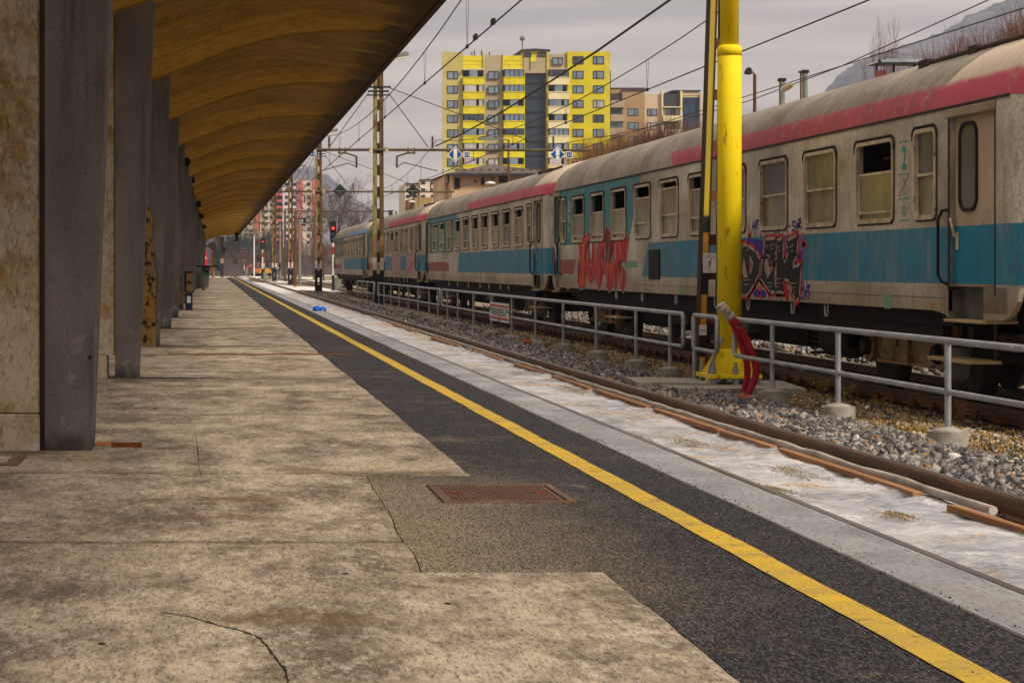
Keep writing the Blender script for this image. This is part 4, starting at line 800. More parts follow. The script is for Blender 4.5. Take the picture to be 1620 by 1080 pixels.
    for (ya, yb, x0, za, zb, mm) in ((6.0,7.1,0.30,0.46,0.80,'bogied'),(10.6,12.2,0.34,0.5,0.82,'grey'),(14.0,15.1,0.30,0.5,0.8,'bogied')): part('equipment_box', MB().bbox(x0,x0+0.5,ya,yb,za,zb,0.03), mt[mm], t)
    for i, yh in enumerate([5.9,7.3,9.4,11.2,13.7,16.2,18.4]): part('hook', cached('coach_hook', lambda: MB().tube([(0.03,-0.06,1.0),(0.03,-0.06,0.90),(0.03,-0.03,0.865),(0.03,0.03,0.865),(0.03,0.06,0.90),(0.03,0.06,1.0)], 0.014, 7)), mt['galv'], t, (0, yh, 0))
    for yb_ in (4.1, L-4.1):
        bg = part('bogie', cached('bogie_frame', bogie_frame), mt['bogie'], t, (0, yb_, 0))
        for s_ in (-1.28, 1.28): part('wheelset', cached('wheelset', wheelset), mt['wheel'], bg, (0, s_, 0.462))
        part('damper', cached('damper', lambda: damper(-1.95)), mt['bogied'], bg); part('damper', cached('damper2', lambda: damper(0.2)), mt['bogied'], bg)
        
        for s_ in (-1.15, 1.15): part('axle_cap', cached('axlecap', lambda: MB().tube([(0.31,0,0.52),(0.25,0,0.52)],[0.12,0.09],12)), mt['black'], bg, (0, s_, 0))
        part('footboard', cached('bogie_foot', lambda: MB().bbox(0.02,0.36,-2.75,-1.6,0.49,0.525,0.006)), mt['wood'], bg)
        for yy in (-2.68, -1.74): part('footboard_hanger', cached('foot_hang', lambda: MB().box(0.31,0.33,-0.015,0.015,0.526,1.0)), mt['bogied'], bg, (0, yy, 0))
        part('brake_block', cached('brkblk', lambda: MB().lathe([(0.05,0.25),(0.11,0.3),(0.13,0.5),(0.08,0.62)], (0.32,-1.72,0), 10)), mt['grey'], bg)
    # ribbed generator hung inboard of the near bogie
    gm_ = MB(); 
    for i in range(8): gm_.tube([(0.42,6.05+0.09*i,0.56),(0.42,6.09+0.09*i,0.56)], 0.24, 18)
    gm_.tube([(0.42,6.0,0.56),(0.42,6.85,0.56)], 0.19, 18)
    for i in range(6): gm_.tube([(0.15+0.01*i,6.95,0.36+0.07*i),(0.5,6.95,0.36+0.07*i)], 0.02, 6)
    gm_.tube([(0.35,6.95,0.75),(0.3,6.8,0.92),(0.3,6.4,0.90),(0.35,6.2,0.75)], 0.035, 8)
    part('generator', gm_ if k == 0 else cached('coach_gen', lambda: gm_), mt['bogied'], t)
    part('roof_conduit', cached('coach_cond', lambda: MB().tube([(0.52,1.0,3.815),(0.52,3.6,3.815),(0.6,3.8,3.835)], 0.032, 7).bbox(0.46,0.58,3.7,3.95,3.77,3.86,0.01).bbox(0.46,0.58,2.3,2.5,3.77,3.86,0.01)), mt['mastd'], rf)
    return t, y0
labs = ['dirty grey coach with black and red graffiti behind the yellow pole', 'second coach of the train, with blue curtains in its half open windows', 'third coach of the train, with pale scrawled patches on its blue band', 'last coach at the far end of the train, with a light blue roof edge']
pats = ['hcccosohhh', 'ohhhhohcos', 'cscohscosc', 'scocsoccso']
coaches = []
for k in range(4):
    coaches.append(make_coach(k, labs[k], mt['croofb'] if k == 3 else mt['croof'], pats[k]))

# graffiti, numbers and marks on the side of the coaches: thin paint films on the side wall
XT = 7.70
def tr(px, py, y0): Y = YX(px, XT); return (Y - y0, E + (VY-py)*Y/F - RT)
def zoomtr(o, s, y0): return lambda q: [tr(o[0]+a/s, o[1]+b/s, y0) for a, b in q]
def film(name, polys, mat_, parent, x, label=None):
    m = MB()
    for p in polys: m.poly([(x, a, b) for a, b in p])
    o = part(name, m, mat_, parent, None, None, label)
    if len(polys) > 1 and name != 'graffiti_letters': o['kind'] = 'stuff'
    return o
c0, y00 = coaches[0]
Z4 = zoomtr((1160,320), 6.35, y00)
D = [(60,450),(92,438),(150,450),(225,505),(268,590),(262,700),(215,805),(150,905),(115,925),(60,880)]
Eb = [(330,385),(430,375),(428,470),(418,540),(424,610),(398,615),(380,560),(352,495),(325,545),(338,640),(365,695),(418,640),(420,880),(375,885),(278,752),(305,560)]
K = [(445,400),(500,372),(500,600),(535,620),(562,480),(545,400),(650,342),(640,520),(575,675),(682,640),(660,940),(630,980),(600,900),(572,770),(500,760),(512,890),(435,882),(440,600)]
def outline(polys, w, x, mat_, name, parent):
    m = MB()
    for p in polys: strokes(m, list(p)+[p[0]], w, x)
    return part(name, m, mat_, parent)
B3 = [Z4(D), Z4(Eb), Z4(K)]
outline(B3, 0.085, -0.002, mt['grd'], 'graffiti_outline', c0); outline(B3, 0.042, -0.004, mt['gwh'], 'graffiti_outline', c0)
film('graffiti_letters', B3, mt['gbk'], c0, -0.006, 'black graffiti letters with grey and red outlines')
film('graffiti_highlight', [Z4([(170,530),(205,600),(197,680),(172,735)]), Z4([(112,545),(138,690),(150,755),(112,758),(95,680)]), Z4([(320,600),(345,560),(362,640),(395,690),(350,760),(322,690)])], mt['gwh'], c0, -0.008)
film('graffiti_highlight', [Z4([(178,570),(197,620),(190,665),(178,690)]), Z4([(395,640),(412,660),(400,690),(372,700)]), Z4([(500,790),(545,850),(550,960),(520,900)])], mt['grd'], c0, -0.0085)
hl = []
for (x, y) in [(345,440),(378,432),(402,425),(392,470),(455,455),(472,440),(470,490),(582,445),(602,435),(597,490),(100,460),(150,480)]: hl.append(Z4([(x-5,y-10),(x+5,y-12),(x+5,y+8),(x-5,y+10)]))
for (x, y, w) in [(145,780,40),(140,825,28),(375,810,24),(380,845,16),(462,770,22),(460,812,22),(448,850,12),(612,815,34),(615,855,16),(622,905,10)]: hl.append(Z4([(x-w,y-4),(x+w,y-6),(x+w,y+2),(x-w,y+4)]))
film('graffiti_highlight', hl, mt['gwh'], c0, -0.0088)
film('graffiti_haze', [Z4([(95,380),(190,360),(300,385),(300,540),(270,560),(190,450),(95,430)]), Z4([(500,560),(545,420),(560,480),(530,620)]), Z4([(640,520),(700,470),(700,600),(600,660)]), Z4([(200,900),(250,860),(330,900),(330,960),(210,950)]), Z4([(425,560),(440,620),(432,700),(420,640)])], mt['gpu'], c0, -0.0012)
m = MB()
for q in ([(160,240),(165,350),(150,320)],[(165,350),(185,310)],[(160,960),(255,780),(340,850),(370,970)],[(250,840),(280,960)],[(285,840),(255,965)],[(435,935),(520,920),(545,985),(560,900)],[(700,310),(705,430),(690,640)],[(680,390),(735,450)],[(730,400),(690,450)]): strokes(m, Z4(q), 0.028, -0.002)
part('graffiti_stroke', m, mt['grd'], c0)['kind'] = 'stuff'
m = MB()
for q in ([(190,280),(205,200),(215,280)],[(193,245),(215,240)],[(222,270),(225,205),(238,215),(226,238),(242,270)],[(232,190),(262,178)],[(248,184),(250,250)],
          [(625,200),(600,190),(595,225),(622,250),(615,290),(590,280)],[(632,190),(636,270),(645,220),(655,268),(655,180)],[(655,180),(680,165),(662,240),(685,260)],[(662,215),(680,205)],
          [(685,810),(705,800),(700,880),(685,860),(700,970),(682,960)],[(712,840),(720,970),(728,880),(738,975)],[(738,795),(742,905)],[(745,850),(772,830),(752,890),(775,920),(752,970)],
          [(462,280),(464,330)],[(420,285),(418,320)],[(450,270),(470,340)],[(240,380),(262,420)],[(545,290),(555,340)],[(225,300),(222,330)],[(270,310),(280,345)],[(560,250),(572,235)],[(230,880),(232,930)],[(318,910),(322,950)],[(480,960),(490,990)],[(650,440),(645,520)],[(500,215),(503,230)]): strokes(m, Z4(q), 0.016, -0.0024)
part('graffiti_tag', m, mt['gpu'], c0)['kind'] = 'stuff'
Z5 = zoomtr((890,340), 8.31, y00)
RED = [[(215,380),(290,285),(310,300),(338,245),(352,262),(345,420),(322,640),(302,860),(290,930),(230,955),(200,870),(240,640),(225,480)],
       [(320,340),(345,340),(360,590),(375,655),(390,600),(395,350),(430,340),(460,580),(480,350),(540,340),(545,720),(500,900),(487,960),(450,870),(440,700),(412,830),(370,882),(340,840),(325,640)],
       [(690,340),(848,268),(866,330),(832,605),(775,590),(750,740),(705,968),(685,930),(700,740),(665,470)], [(780,690),(830,760),(825,900),(800,992),(760,920),(765,760)], [(560,620),(640,560),(690,740),(650,930),(620,988),(585,930)]]
SPK = [[(548,305),(582,165),(638,270),(668,350),(648,560),(605,640),(575,600)]]
REDw = [Z5(p) for p in RED]; SPKw = [Z5(p) for p in SPK]
film('graffiti_cloud', [Z5([(125,940),(160,860),(140,740),(185,560),(215,500),(230,700),(300,860),(420,880),(640,930),(740,900),(790,790),(880,790),(915,870),(905,990),(620,975),(300,958)])], mt['gpk'], c0, -0.002)
outline(REDw+SPKw, 0.060, -0.0034, mt['gwh'], 'graffiti_outline', c0); outline(REDw+SPKw, 0.030, -0.0052, mt['gdk'], 'graffiti_outline', c0)
film('graffiti_letters', REDw, mt['gred'], c0, -0.0058, 'tall red graffiti letters with pale outlines'); film('graffiti_spike', SPKw, mt['gdk'], c0, -0.0064)
film('graffiti_highlight', [Z5([(255,350),(300,310),(290,480),(300,620),(260,760),(245,560)]), Z5([(250,760),(300,800),(285,900),(235,920)]), Z5([(640,640),(685,700),(665,840),(640,800)]), Z5([(455,600),(490,620),(480,720)])], mt['gor'], c0, -0.0066)
film('graffiti_shade', [Z5([(300,440),(335,330),(330,520),(310,640),(288,560)]), Z5([(195,740),(225,620),(240,760),(215,850)]), Z5([(520,500),(548,420),(548,600),(525,590)]), Z5([(735,660),(775,560),(770,640),(745,720)])], mt['gdk'], c0, -0.0068)
film('graffiti_highlight', [Z5([(322,560),(330,420),(338,430),(335,620)]), Z5([(430,370),(445,380),(462,600),(448,590)]), Z5([(520,570),(540,640),(535,720),(525,640)]), Z5([(600,470),(615,420),(598,700),(588,740)]), Z5([(640,570),(665,600),(688,680),(672,650)]), Z5([(690,380),(702,370),(700,500),(712,600),(690,560)]), Z5([(190,640),(200,600),(205,860),(196,860)]), Z5([(775,720),(790,740),(775,840)])], mt['gwh'], c0, -0.0074)
m = MB(); m2 = MB()
for q in ([(250,420),(262,560),(248,720),(262,880)],[(300,400),(312,520),(300,700),(285,860)],[(345,470),(352,640),(372,780)],[(405,420),(398,620),(385,800)],[(450,420),(468,620),(470,840)],[(505,420),(498,600),(510,760),(495,900)],[(590,260),(605,420),(592,600)],[(640,420),(650,520),(640,640)],[(720,420),(735,560),(720,700),(700,880)],[(780,340),(800,440),(790,540)],[(830,330),(815,450),(822,560)],[(600,700),(612,830),(604,940)],[(660,720),(650,840),(630,930)],[(800,740),(806,850),(796,950)],[(215,620),(222,760),(215,880)],[(530,640),(520,780)]): strokes(m, Z5(q), 0.022, -0.0078)
for q in ([(272,350),(285,450),(275,560)],[(328,300),(336,400)],[(412,380),(420,520),(432,640)],[(488,400),(484,520)],[(560,360),(575,460),(566,560)],[(622,300),(618,420)],[(705,400),(715,520)],[(752,380),(762,480)],[(590,760),(596,880)],[(235,700),(238,820)],[(360,640),(376,680),(390,630)],[(475,720),(482,860)],[(676,800),(668,900)],[(780,780),(786,900)]): strokes(m2, Z5(q), 0.016, -0.0082)
part('graffiti_stroke', m, mt['gdk'], c0)['kind'] = 'stuff'; part('graffiti_stroke', m2, mt['gwh'], c0)['kind'] = 'stuff'
film('paint_patch', [Z5([(785,610),(985,600),(985,690),(830,700)])], mt['tealp'], c0, -0.0016)
film('paint_patch', [zoomtr((880,420),5.4,y00)([(1060,180),(1090,180),(1090,250),(1060,250)]), zoomtr((1260,440),2.7,y00)([(370,70),(410,70),(405,130),(375,130)])], mt['tealp'], c0, -0.0016)
part('vent_grille', MB().bbox(-0.02,0.0,15.1,15.9,1.13,1.65,0.02), mt['black'], c0, (0, -(15.5-(YX(1036,XT)-y00)), 0.13)); 
film('yellow_mark', [zoomtr((1280,440),4.765,y00)([(918,185),(940,185),(940,232),(918,232)])], mt['excav'], c0, -0.0016)
def side_text(txt, size, ly, z, mat_, parent, sy=1.0, rot=0.0):
    mb = textmb(txt, size, size*0.035); ca, sa = math.cos(rot), math.sin(rot)
    def f(x, y, zz): x, y = x*sy, y; x, y = x*ca-y*sa, x*sa+y*ca; return (-0.002, ly - x, z + y)
    part('lettering', xform(mb, f), mat_, parent)
for k, (cc, yy) in enumerate(coaches):
    if k == 0:
        side_text('2', 0.36, 3.12, 2.68, mt['teal'], cc, 0.8); side_text('2', 0.26, 3.12, 2.36, mt['tealp'], cc, 0.8)
        m = MB(); strokes(m, [(3.30,2.26),(2.97,2.50)], 0.008, -0.0026); part('lettering', m, mt['signred'], cc)
        m = MB(); [strokes(m, [(2.96,z),(3.28,z)], 0.006, -0.0024) for z in (2.87,2.51,2.24,2.0)]; part('lettering', m, mt['teal'], cc)['kind'] = 'stuff'; side_text('ab', 0.2, 3.12, 2.12, mt['tealp'], cc, 0.8)
        side_text('2', 0.30, 23.12, 2.76, mt['white'], cc, 0.8)
        side_text('2', 0.22, 23.12, 2.50, mt['white'], cc, 0.8); side_text('ab', 0.16, 23.12, 2.28, mt['white'], cc, 0.8)
c2, y02 = coaches[2]; Z7 = zoomtr((520,280), 4.05, y02)
film('graffiti_cloud', [Z7([(405,500),(430,480),(462,490),(460,630),(430,640),(405,625)]), Z7([(497,480),(530,470),(560,490),(558,625),(520,640),(497,620)])], mt['gpk'], c2, -0.002)
m = MB()
for q in ([(415,440),(420,520),(425,620)],[(430,400),(440,480)],[(450,430),(445,560),(458,630)],[(505,470),(515,560),(508,620)],[(530,460),(540,540),(525,600)],[(545,500),(552,590)],[(500,620),(530,560),(556,540)]): strokes(m, Z7(q), 0.03, -0.003)
part('graffiti_stroke', m, mt['grd'], c2)['kind'] = 'stuff'
part('vent_grille', MB().bbox(-0.02,0.0,15.5,16.4,1.25,1.7,0.02), mt['black'], c2)
film('paint_patch', [[(22.5,1.35),(24.9,1.35),(24.9,1.52),(22.5,1.52)]], mt['signblue'], coaches[3][0], -0.0016)

# ------------------------------------------------------------------ guard rails
XF = 6.42
def zrail(): return (-0.65+E, -1.095+E)
def fence(label, ya, yb, posts, bends=(True,True), foot=True, endpost=None):
    # ya: near end, yb: far end
    zt, zm = zrail(); t = thing('guard_rail', label, 'railing', (XF, ya, GR), 'tubular railings between the two tracks')
    r = 0.030; l = yb-ya; zt -= GR; zm -= GR; b = 0.07
    if bends[0] or bends[1]:
        pts = []
        if bends[0]: pts += [(0,b,zm),(0,0.02,zm+0.02),(0,0,zm+b),(0,0,zt-b),(0,0.02,zt-0.02),(0,b,zt)]
        else: pts += [(0,0,zt)]
        if bends[1]: pts += [(0,l-b,zt),(0,l-0.02,zt-0.02),(0,l,zt-b),(0,l,zm+b),(0,l-0.02,zm+0.02),(0,l-b,zm)]
        else: pts += [(0,l,zt)]
        part('top_rail', MB().tube(pts, r, 10), mt['galv'], t)
    part('mid_rail', MB().tube([(0,b if bends[0] else 0,zm),(0,(l-b) if bends[1] else l,zm)], 0.026, 10), mt['galv'], t)
    for i, y in enumerate(posts):
        part('post', cached('rail_post', lambda: MB().tube([(0,0,0.0),(0,0,zt-0.02)], 0.028, 10)), mt['galv'], t, (0, y-ya, 0))
        if foot:
            near = y < 36
            part('concrete_foot', cached('rail_foot' + str(near), lambda: MB().tube([(0,0,-0.12),(0,0,0.075)], 0.170, 24).lathe([(0.140,0.074),(0.12,0.088),(0.08,0.10),(0.05,0.108),(0.03,0.11)], n=20) if near else MB().lathe([(0.2,-0.06),(0.19,0.03),(0.12,0.085),(0.03,0.10)], n=14)), mt['foot'], t, (0, y-ya, 0.150 if near else 0.105))
    return t
fence('galvanised railing between the yellow pole and the coach bogie, standing on round concrete feet', 11.6, 23.55, [13.9,16.72,19.65,21.95], (False, True))
fence('short galvanised railing frame between the lattice mast and the yellow pole', 24.35, 25.55, [25.5], (True, True), foot=False)
fence('long galvanised railing carrying the white notice, behind the yellow pole', 26.1, 53.4, [26.85,29.0,32.0,35.0,38.0,41.0,44.0,47.0,50.0,52.2], (True, True))
fence('railing beyond the long one, ending at the far lattice mast', 53.9, 74.0, [54.4,56.6,59.6,62.6,65.6,68.6,71.4,73.6], (True, True))
fence('last railing of the row, beyond the lattice mast beside the last coaches', 75.6, 84.6, [76.0,79.0,81.9,84.3], (True, True))
t = thing('warning_notice', 'white notice with two red stripes and black lettering hung in the railing', 'sign', (XF-0.045, 42.5, GR+0.63)); 
part('plate', MB().box(-0.008,0,-1.40,1.42,-0.20,0.22), mt['white'], t)
part('red_stripe', MB().box(-0.0115,-0.009,-1.36,1.38,-0.145,-0.105), mt['signred'], t); part('red_stripe', MB().box(-0.0115,-0.009,-1.36,1.38,0.13,0.17), mt['signred'], t)
for z, s_ in (('PREHOD PREKO TIRA', 0.05), ('PREPOVEDAN', -0.035)):
    part('lettering', xform(textmb(z, 0.13), lambda x,y,zz: (-0.0118, -x*(2.35 if s_ > 0 else 2.6)+0.02, y+s_)), mt['signblack'], t)
part('rust_streak', MB().prism([(-0.05,-0.2),(0.12,-0.2),(0.1,-0.02),(0.02,-0.08)], 'x', -0.0135, -0.0122), mt['rust'], t)

# ------------------------------------------------------------------ yellow pole, hoses
YP = 24.75; XP = (1154-VX)*YP/F
t = thing('yellow_pole', 'thick bright yellow steel pole bolted to a concrete pad between the tracks', 'pole', (XP, YP, GR+0.13))
part('lower_tube', MB().lathe([(0.152,0.12),(0.152,4.33),(0.128,4.36)], n=32), mt['pole'], t); part('upper_tube', MB().lathe([(0.118,4.33),(0.110,9.5)], n=32), mt['pole'], t)
part('collar', MB().lathe([(0.156,4.24),(0.158,4.335),(0.13,4.375)], n=32), mt['pole'], t)
part('base_plate', MB().bbox(-0.345,0.33,-0.345,0.345,0.10,0.15,0.008), mt['pole'], t)
for i in range(8):
    a = i*math.pi/4 + 0.39; gs = MB().prism([(0.15,0.15),(0.34,0.15),(0.34,0.18),(0.17,0.46),(0.15,0.46)], 'y', -0.008, 0.008); part('gusset', gs, mt['pole'], t, None, (0,0,a))
part('skirt', MB().lathe([(0.31,0.15),(0.24,0.32),(0.19,0.45),(0.153,0.47)], n=8, smooth=False), mt['pole'], t, None, (0,0,math.radians(22.5)))
for sx in (-0.28,0.0,0.26):
    for sy in (-0.29,0.29): part('anchor_bolt', cached('anchor', lambda: MB().cyl((0,0,-0.02),(0,0,0.30),0.022,10).lathe([(0.05,0.0),(0.05,0.09)], n=6, smooth=False).lathe([(0.04,0.16),(0.04,0.22)], n=6, smooth=False)), mt['galv'], t, (sx, sy, 0.0))
part('ladder_stub', MB().tube([(-0.36,-0.2,0.02),(-0.30,-0.2,0.26),(-0.13,-0.16,0.62)], 0.02, 8), mt['galv'], t)
part('earth_cable', MB().tube([(-0.33,-0.33,0.14),(-0.40,-0.36,0.05),(-0.42,-0.36,-0.02),(-0.48,-0.40,-0.055)], 0.010, 6), mt['pole'], t)
struct('concrete_pad', MB().prism([(-0.98,-1.1),(0.65,-1.1),(0.85,0.6),(-1.0,0.75)], 'z', -0.03, 0.15), mt['foot']).location = (XP, YP, GR)
struct('concrete_pad', MB().prism([(-1.25,-0.3),(-0.35,-0.45),(-0.3,0.7),(-1.15,0.95)], 'z', -0.03, 0.20), mt['foot']).location = (XP, YP, GR-0.02)
def hp(px, py, Y=23.3): p = at(px, py, Y); return (p.x, p.y, p.z)
t = thing('red_hose', 'pair of thick red cable hoses rising from the ballast with a taped grey end', 'hose', (0,0,0))
HA = [hp(1143,484),hp(1152,497),hp(1166,512),hp(1180,535),hp(1190,560),hp(1196,582),hp(1194,600),hp(1184,622),hp(1181,632)]
HB = [hp(1150,497,23.38),hp(1162,517,23.38),hp(1173,545,23.38),hp(1181,572,23.38),hp(1182,597,23.38),hp(1176,621,23.38),hp(1174,630,23.38)]
def smooth(p, n=4):
    P = [Vector(q) for q in p]; out = []
    for i in range(len(P)-1):
        p0, p1, p2, p3 = P[max(i-1,0)], P[i], P[i+1], P[min(i+2,len(P)-1)]
        for j in range(n):
            u = j/n; out.append(0.5*((2*p1)+(p2-p0)*u+(2*p0-5*p1+4*p2-p3)*u*u+(3*p1-p0-3*p2+p3)*u**3))
    return out + [P[-1]]
part('hose', MB().tube(smooth(HA), 0.042, 12), mt['hose'], t); part('hose', MB().tube(smooth(HB), 0.038, 12), mt['hose'], t)
q = smooth([hp(1138,481,23.22),hp(1142,486,23.22),hp(1149,493,23.24),hp(1157,503,23.27)]); mw = MB(); mw.tube(q, [0.045+0.02*abs(math.sin(i*2.1)) for i in range(len(q))], 12)
mw.v = [(x+0.012*mnoise.noise(Vector((x*30,y*30,z*30))),y,z+0.012*mnoise.noise(Vector((z*30,x*30,1)))) for x,y,z in mw.v]; part('taped_end', mw, mt['tape'], t)
part('wire_tie', MB().tube([hp(1164,517,23.24),hp(1170,519,23.22),hp(1178,515,23.24),hp(1180,517,23.35)], 0.006, 6), mt['galv'], t)

# ------------------------------------------------------------------ near lattice mast behind the pole
YM = 26.3
def mp_(px, py): p = at(px, py, YM); return p
t = thing('lattice_mast', 'lattice mast with worn yellow and black bands, just behind the yellow pole', 'mast', (mp_(1117,600).x, YM, GR))
bx = mp_(1117,600).x
def leg(x0, x1, w, d0, d1):
    m = MB(); n = 6
    for i in range(n+1):
        z = 9.6*i/n; x = x0+(x1-x0)*z/9.6 - bx
        m.v += [(x-w/2,d0,z),(x+w/2,d0,z),(x+w/2,d1,z),(x-w/2,d1,z)]
    for i in range(n):
        for j in range(4): a = i*4; m.face((a+j,a+(j+1)%4,a+4+(j+1)%4,a+4+j))
    m.face((n*4,n*4+1,n*4+2,n*4+3)); return m
xl0, xl1 = mp_(1106,600).x, mp_(1142,-420).x
xr0, xr1 = mp_(1141,600).x, mp_(1152,-420).x
part('leg', leg(xl0, xl1, 0.085, -0.10, -0.088), mt['mast'], t); part('leg_flange', leg(xl0-0.048, xl1-0.048, 0.010, -0.12, 0.06), mt['mastd'], t); part('leg_flange', leg(xl0+0.048, xl1+0.048, 0.010, -0.12, 0.06), mt['mastd'], t)
part('leg', leg(xr0, xr1, 0.085, -0.10, -0.088), mt['mast'], t); part('leg_flange', leg(xr0-0.048, xr1-0.048, 0.010, -0.12, 0.06), mt['mastd'], t); part('leg_flange', leg(xr0+0.048, xr1+0.048, 0.010, -0.12, 0.06), mt['mastd'], t)
part('rear_leg', leg(xl0+0.01, xl1+0.01, 0.08, 0.16, 0.172), mt['mastd'], t); part('rear_leg', leg(xr0-0.01, xr1-0.01, 0.08, 0.16, 0.172), mt['mastd'], t)
for i, z in enumerate([0.35,0.95,1.55,2.02,2.62,3.3,4.0,4.7,5.4,6.1,6.9,7.7,8.6]):
    f = z/9.6; xa = xl0+(xl1-xl0)*f-bx; xb = xr0+(xr1-xr0)*f-bx; part('batten_plate', MB().box(xa+0.02, xb-0.02, -0.086, -0.076, z-0.075, z+0.075), mt['mastr'], t)
part('foundation', MB().bbox(-0.35,0.4,-0.3,0.35,-0.2,0.03,0.03), mt['foot'], t)
part('conduit', MB().tube([(xr0-bx-0.09,-0.10,0.3),(xr0-bx-0.085,-0.10,2.4),(xr0-bx-0.12,-0.05,2.7)],0.014,8), mt['grey'], t)
p = at(1122.5, 416, YM-0.16); t = thing('voltage_sign', 'grey white high voltage plate with a lightning arrow on the black and yellow lattice mast', 'sign', (p.x, YM-0.16, p.z))
part('plate', MB().prism(rrect(-0.09,0.09,-0.135,0.135,0.02), 'y', -0.012, 0.0), mt['white'], t)
part('lightning_arrow', MB().prism([(0.015,0.06),(-0.025,-0.005),(0.0,-0.002),(-0.012,-0.05),(-0.022,-0.045),(-0.012,-0.075),(0.008,-0.05),(-0.002,-0.05),(0.026,0.012),(0.002,0.01),(0.03,0.06)], 'y', -0.0148, -0.013), mt['rust'], t)
for z, tx in ((0.098,'VISOKA NAPETOST'),(0.075,'SMRTNO NEVARNO'),(-0.095,'POZOR'),(-0.115,'NE DOTIKAJ SE')): part('lettering', xform(textmb(tx, 0.020), lambda x,y,zz: (x*0.75, -0.0146, y+z)), mt['mastr'], t)
p = at(1112, 522, YM-0.15); t = thing('small_plate', 'small white plate low on the black and yellow lattice mast', 'sign', (p.x, YM-0.15, p.z)); part('plate', MB().box(-0.05,0.05,-0.006,0,-0.07,0.07), mt['white'], t); part('mark', MB().box(-0.03,0.03,-0.009,-0.0065,-0.01,0.0), mt['signblack'], t)

# ------------------------------------------------------------------ overhead line: masts with cantilever beams
XM, TOP = 6.74, 8.38
def zg(z): return z + E - GR            # eye height to mast-local height
def mast_leg(sx): return MB().tube([(sx*0.155,0,0),(sx*0.10,0,zg(TOP))],0.001,3) 
def mleg(sx):
    m = MB(); n = 8
    for i in range(n+1):
        z = zg(TOP)*i/n; x = sx*(0.15-0.035*i/n)
        m.v += [(x-0.08,-0.08,z),(x+0.08,-0.08,z),(x+0.08,0.08,z),(x-0.08,0.08,z)]
    for i in range(n):
        for j in range(4): a = i*4; m.face((a+j,a+(j+1)%4,a+4+(j+1)%4,a+4+j))
    m.face((n*4,n*4+1,n*4+2,n*4+3)); return m
def insulator(): 
    pr = [(0.02,0.0)]
    for i in range(6): pr += [(0.03,0.05+0.07*i),(0.075,0.07+0.07*i),(0.03,0.09+0.07*i)]
    return MB().lathe(pr+[(0.02,0.5)], n=10)
ZBm = 4.70
def catenary_mast(Y, label, first):
    t = thing('catenary_mast', label, 'mast', (XM, Y, GR), 'overhead line masts in the row between the tracks')
    part('leg', cached('cm_legl', lambda: mleg(-1)), mt['post'], t); part('leg', cached('cm_legr', lambda: mleg(1)), mt['postd'], t)
    
    for i in range(11): part('batten_plate', cached('cm_bat', lambda: MB().box(-0.075,0.075,-0.05,0.05,0,0.42)), mt['postd'], t, (0,0,0.05+0.88*i))
    bm = part('beam', cached('cm_beam', lambda: MB().tube([(4.22-XM,-0.13,zg(ZBm)),(15.3-XM,-0.13,zg(ZBm)-0.02)],0.058,10)), mt['beam'], t)
    for sx in (-0.32, 0.32): part('clamp', cached('cm_clamp', lambda: MB().bbox(-0.07,0.07,-0.22,-0.04,zg(ZBm)-0.12,zg(ZBm)+0.12,0.01)), mt['alu'], t, (sx,0,0))
    part('head_plate', cached('cm_head', lambda: MB().bbox(-0.5,0.5,-0.14,0.14,zg(7.22),zg(7.27),0.01).bbox(-0.42,0.42,-0.14,0.14,zg(7.05),zg(7.10),0.01).bbox(-0.46,0.46,-0.12,0.12,zg(6.9),zg(6.94),0.01)), mt['signdark'], t)
    for (xa, za, xb, zb) in ((-0.4,7.0,4.75-XM,ZBm+0.1),(0.4,7.0,8.75-XM,ZBm+0.1),(0.45,7.2,13.6-XM,ZBm+0.08)):
        part('tie_rod', MB().tube([(xa,-0.1,zg(za)),(xb,-0.12,zg(zb))],0.017,6), mt['wire'], t)
    for (xs, side) in ((5.85,-1),(7.48,1)):
        part('bracket', cached('cm_br%d' % side, lambda: MB().tube([(xs+side*0.75-XM,-0.13,zg(ZBm)-0.13),(xs+side*0.42-XM,-0.13,zg(ZBm)-0.13),(xs-XM,-0.13,zg(4.43))],0.035,8).box(xs+side*0.7-0.03-XM,xs+side*0.7+0.03-XM,-0.17,-0.09,zg(ZBm)-0.18,zg(ZBm)+0.08).box(xs+side*0.45-0.03-XM,xs+side*0.45+0.03-XM,-0.17,-0.09,zg(ZBm)-0.18,zg(ZBm)+0.08)), mt['beam'], t)
        part('insulator', cached('cm_ins', insulator), mt['insul'], t, (xs-XM, -0.13, zg(3.96)))
        xc = 4.46 if side < 0 else 9.12; s2 = -side
        part('registration_arm', cached('cm_ra%d' % side, lambda: MB().tube([(xs-XM,-0.13,zg(4.0)),(xs-side*-0.28-XM if side<0 else xs+0.28-XM,-0.13,zg(4.18)),(xc-XM,-0.13,zg(3.84))] if side>0 else [(xs-XM,-0.13,zg(4.0)),(xs-0.32-XM,-0.13,zg(4.16)),(xc-XM,-0.13,zg(3.86))],0.022,7)), mt['beam'], t)
    for xs in (4.74, 8.92, 13.8): part('insulator', cached('cm_ins', insulator), mt['insul'], t, (xs-XM, -0.13, zg(ZBm)+0.06))
    part('lamp_arm', cached('cm_larm', lambda: MB().tube([(0.12,0,zg(7.4)),(0.14,0,zg(8.25)),(0.35,0,zg(8.45))],0.03,8)), mt['lampg'], t)
    lh = part('lamp_head', cached('cm_lh', lambda: MB().prism([(0.3,zg(8.36)),(0.62,zg(8.52)),(1.1,zg(8.68)),(1.22,zg(8.65)),(1.22,zg(8.52)),(0.6,zg(8.42))],'y',-0.14,0.14)), mt['lampg'], t); part('lamp_glass', cached('cm_lg', lambda: MB().prism([(0.66,zg(8.42)),(0.8,zg(8.36)),(1.15,zg(8.42)),(1.2,zg(8.51))],'y',-0.11,0.11)), mt['lampglass'], lh)
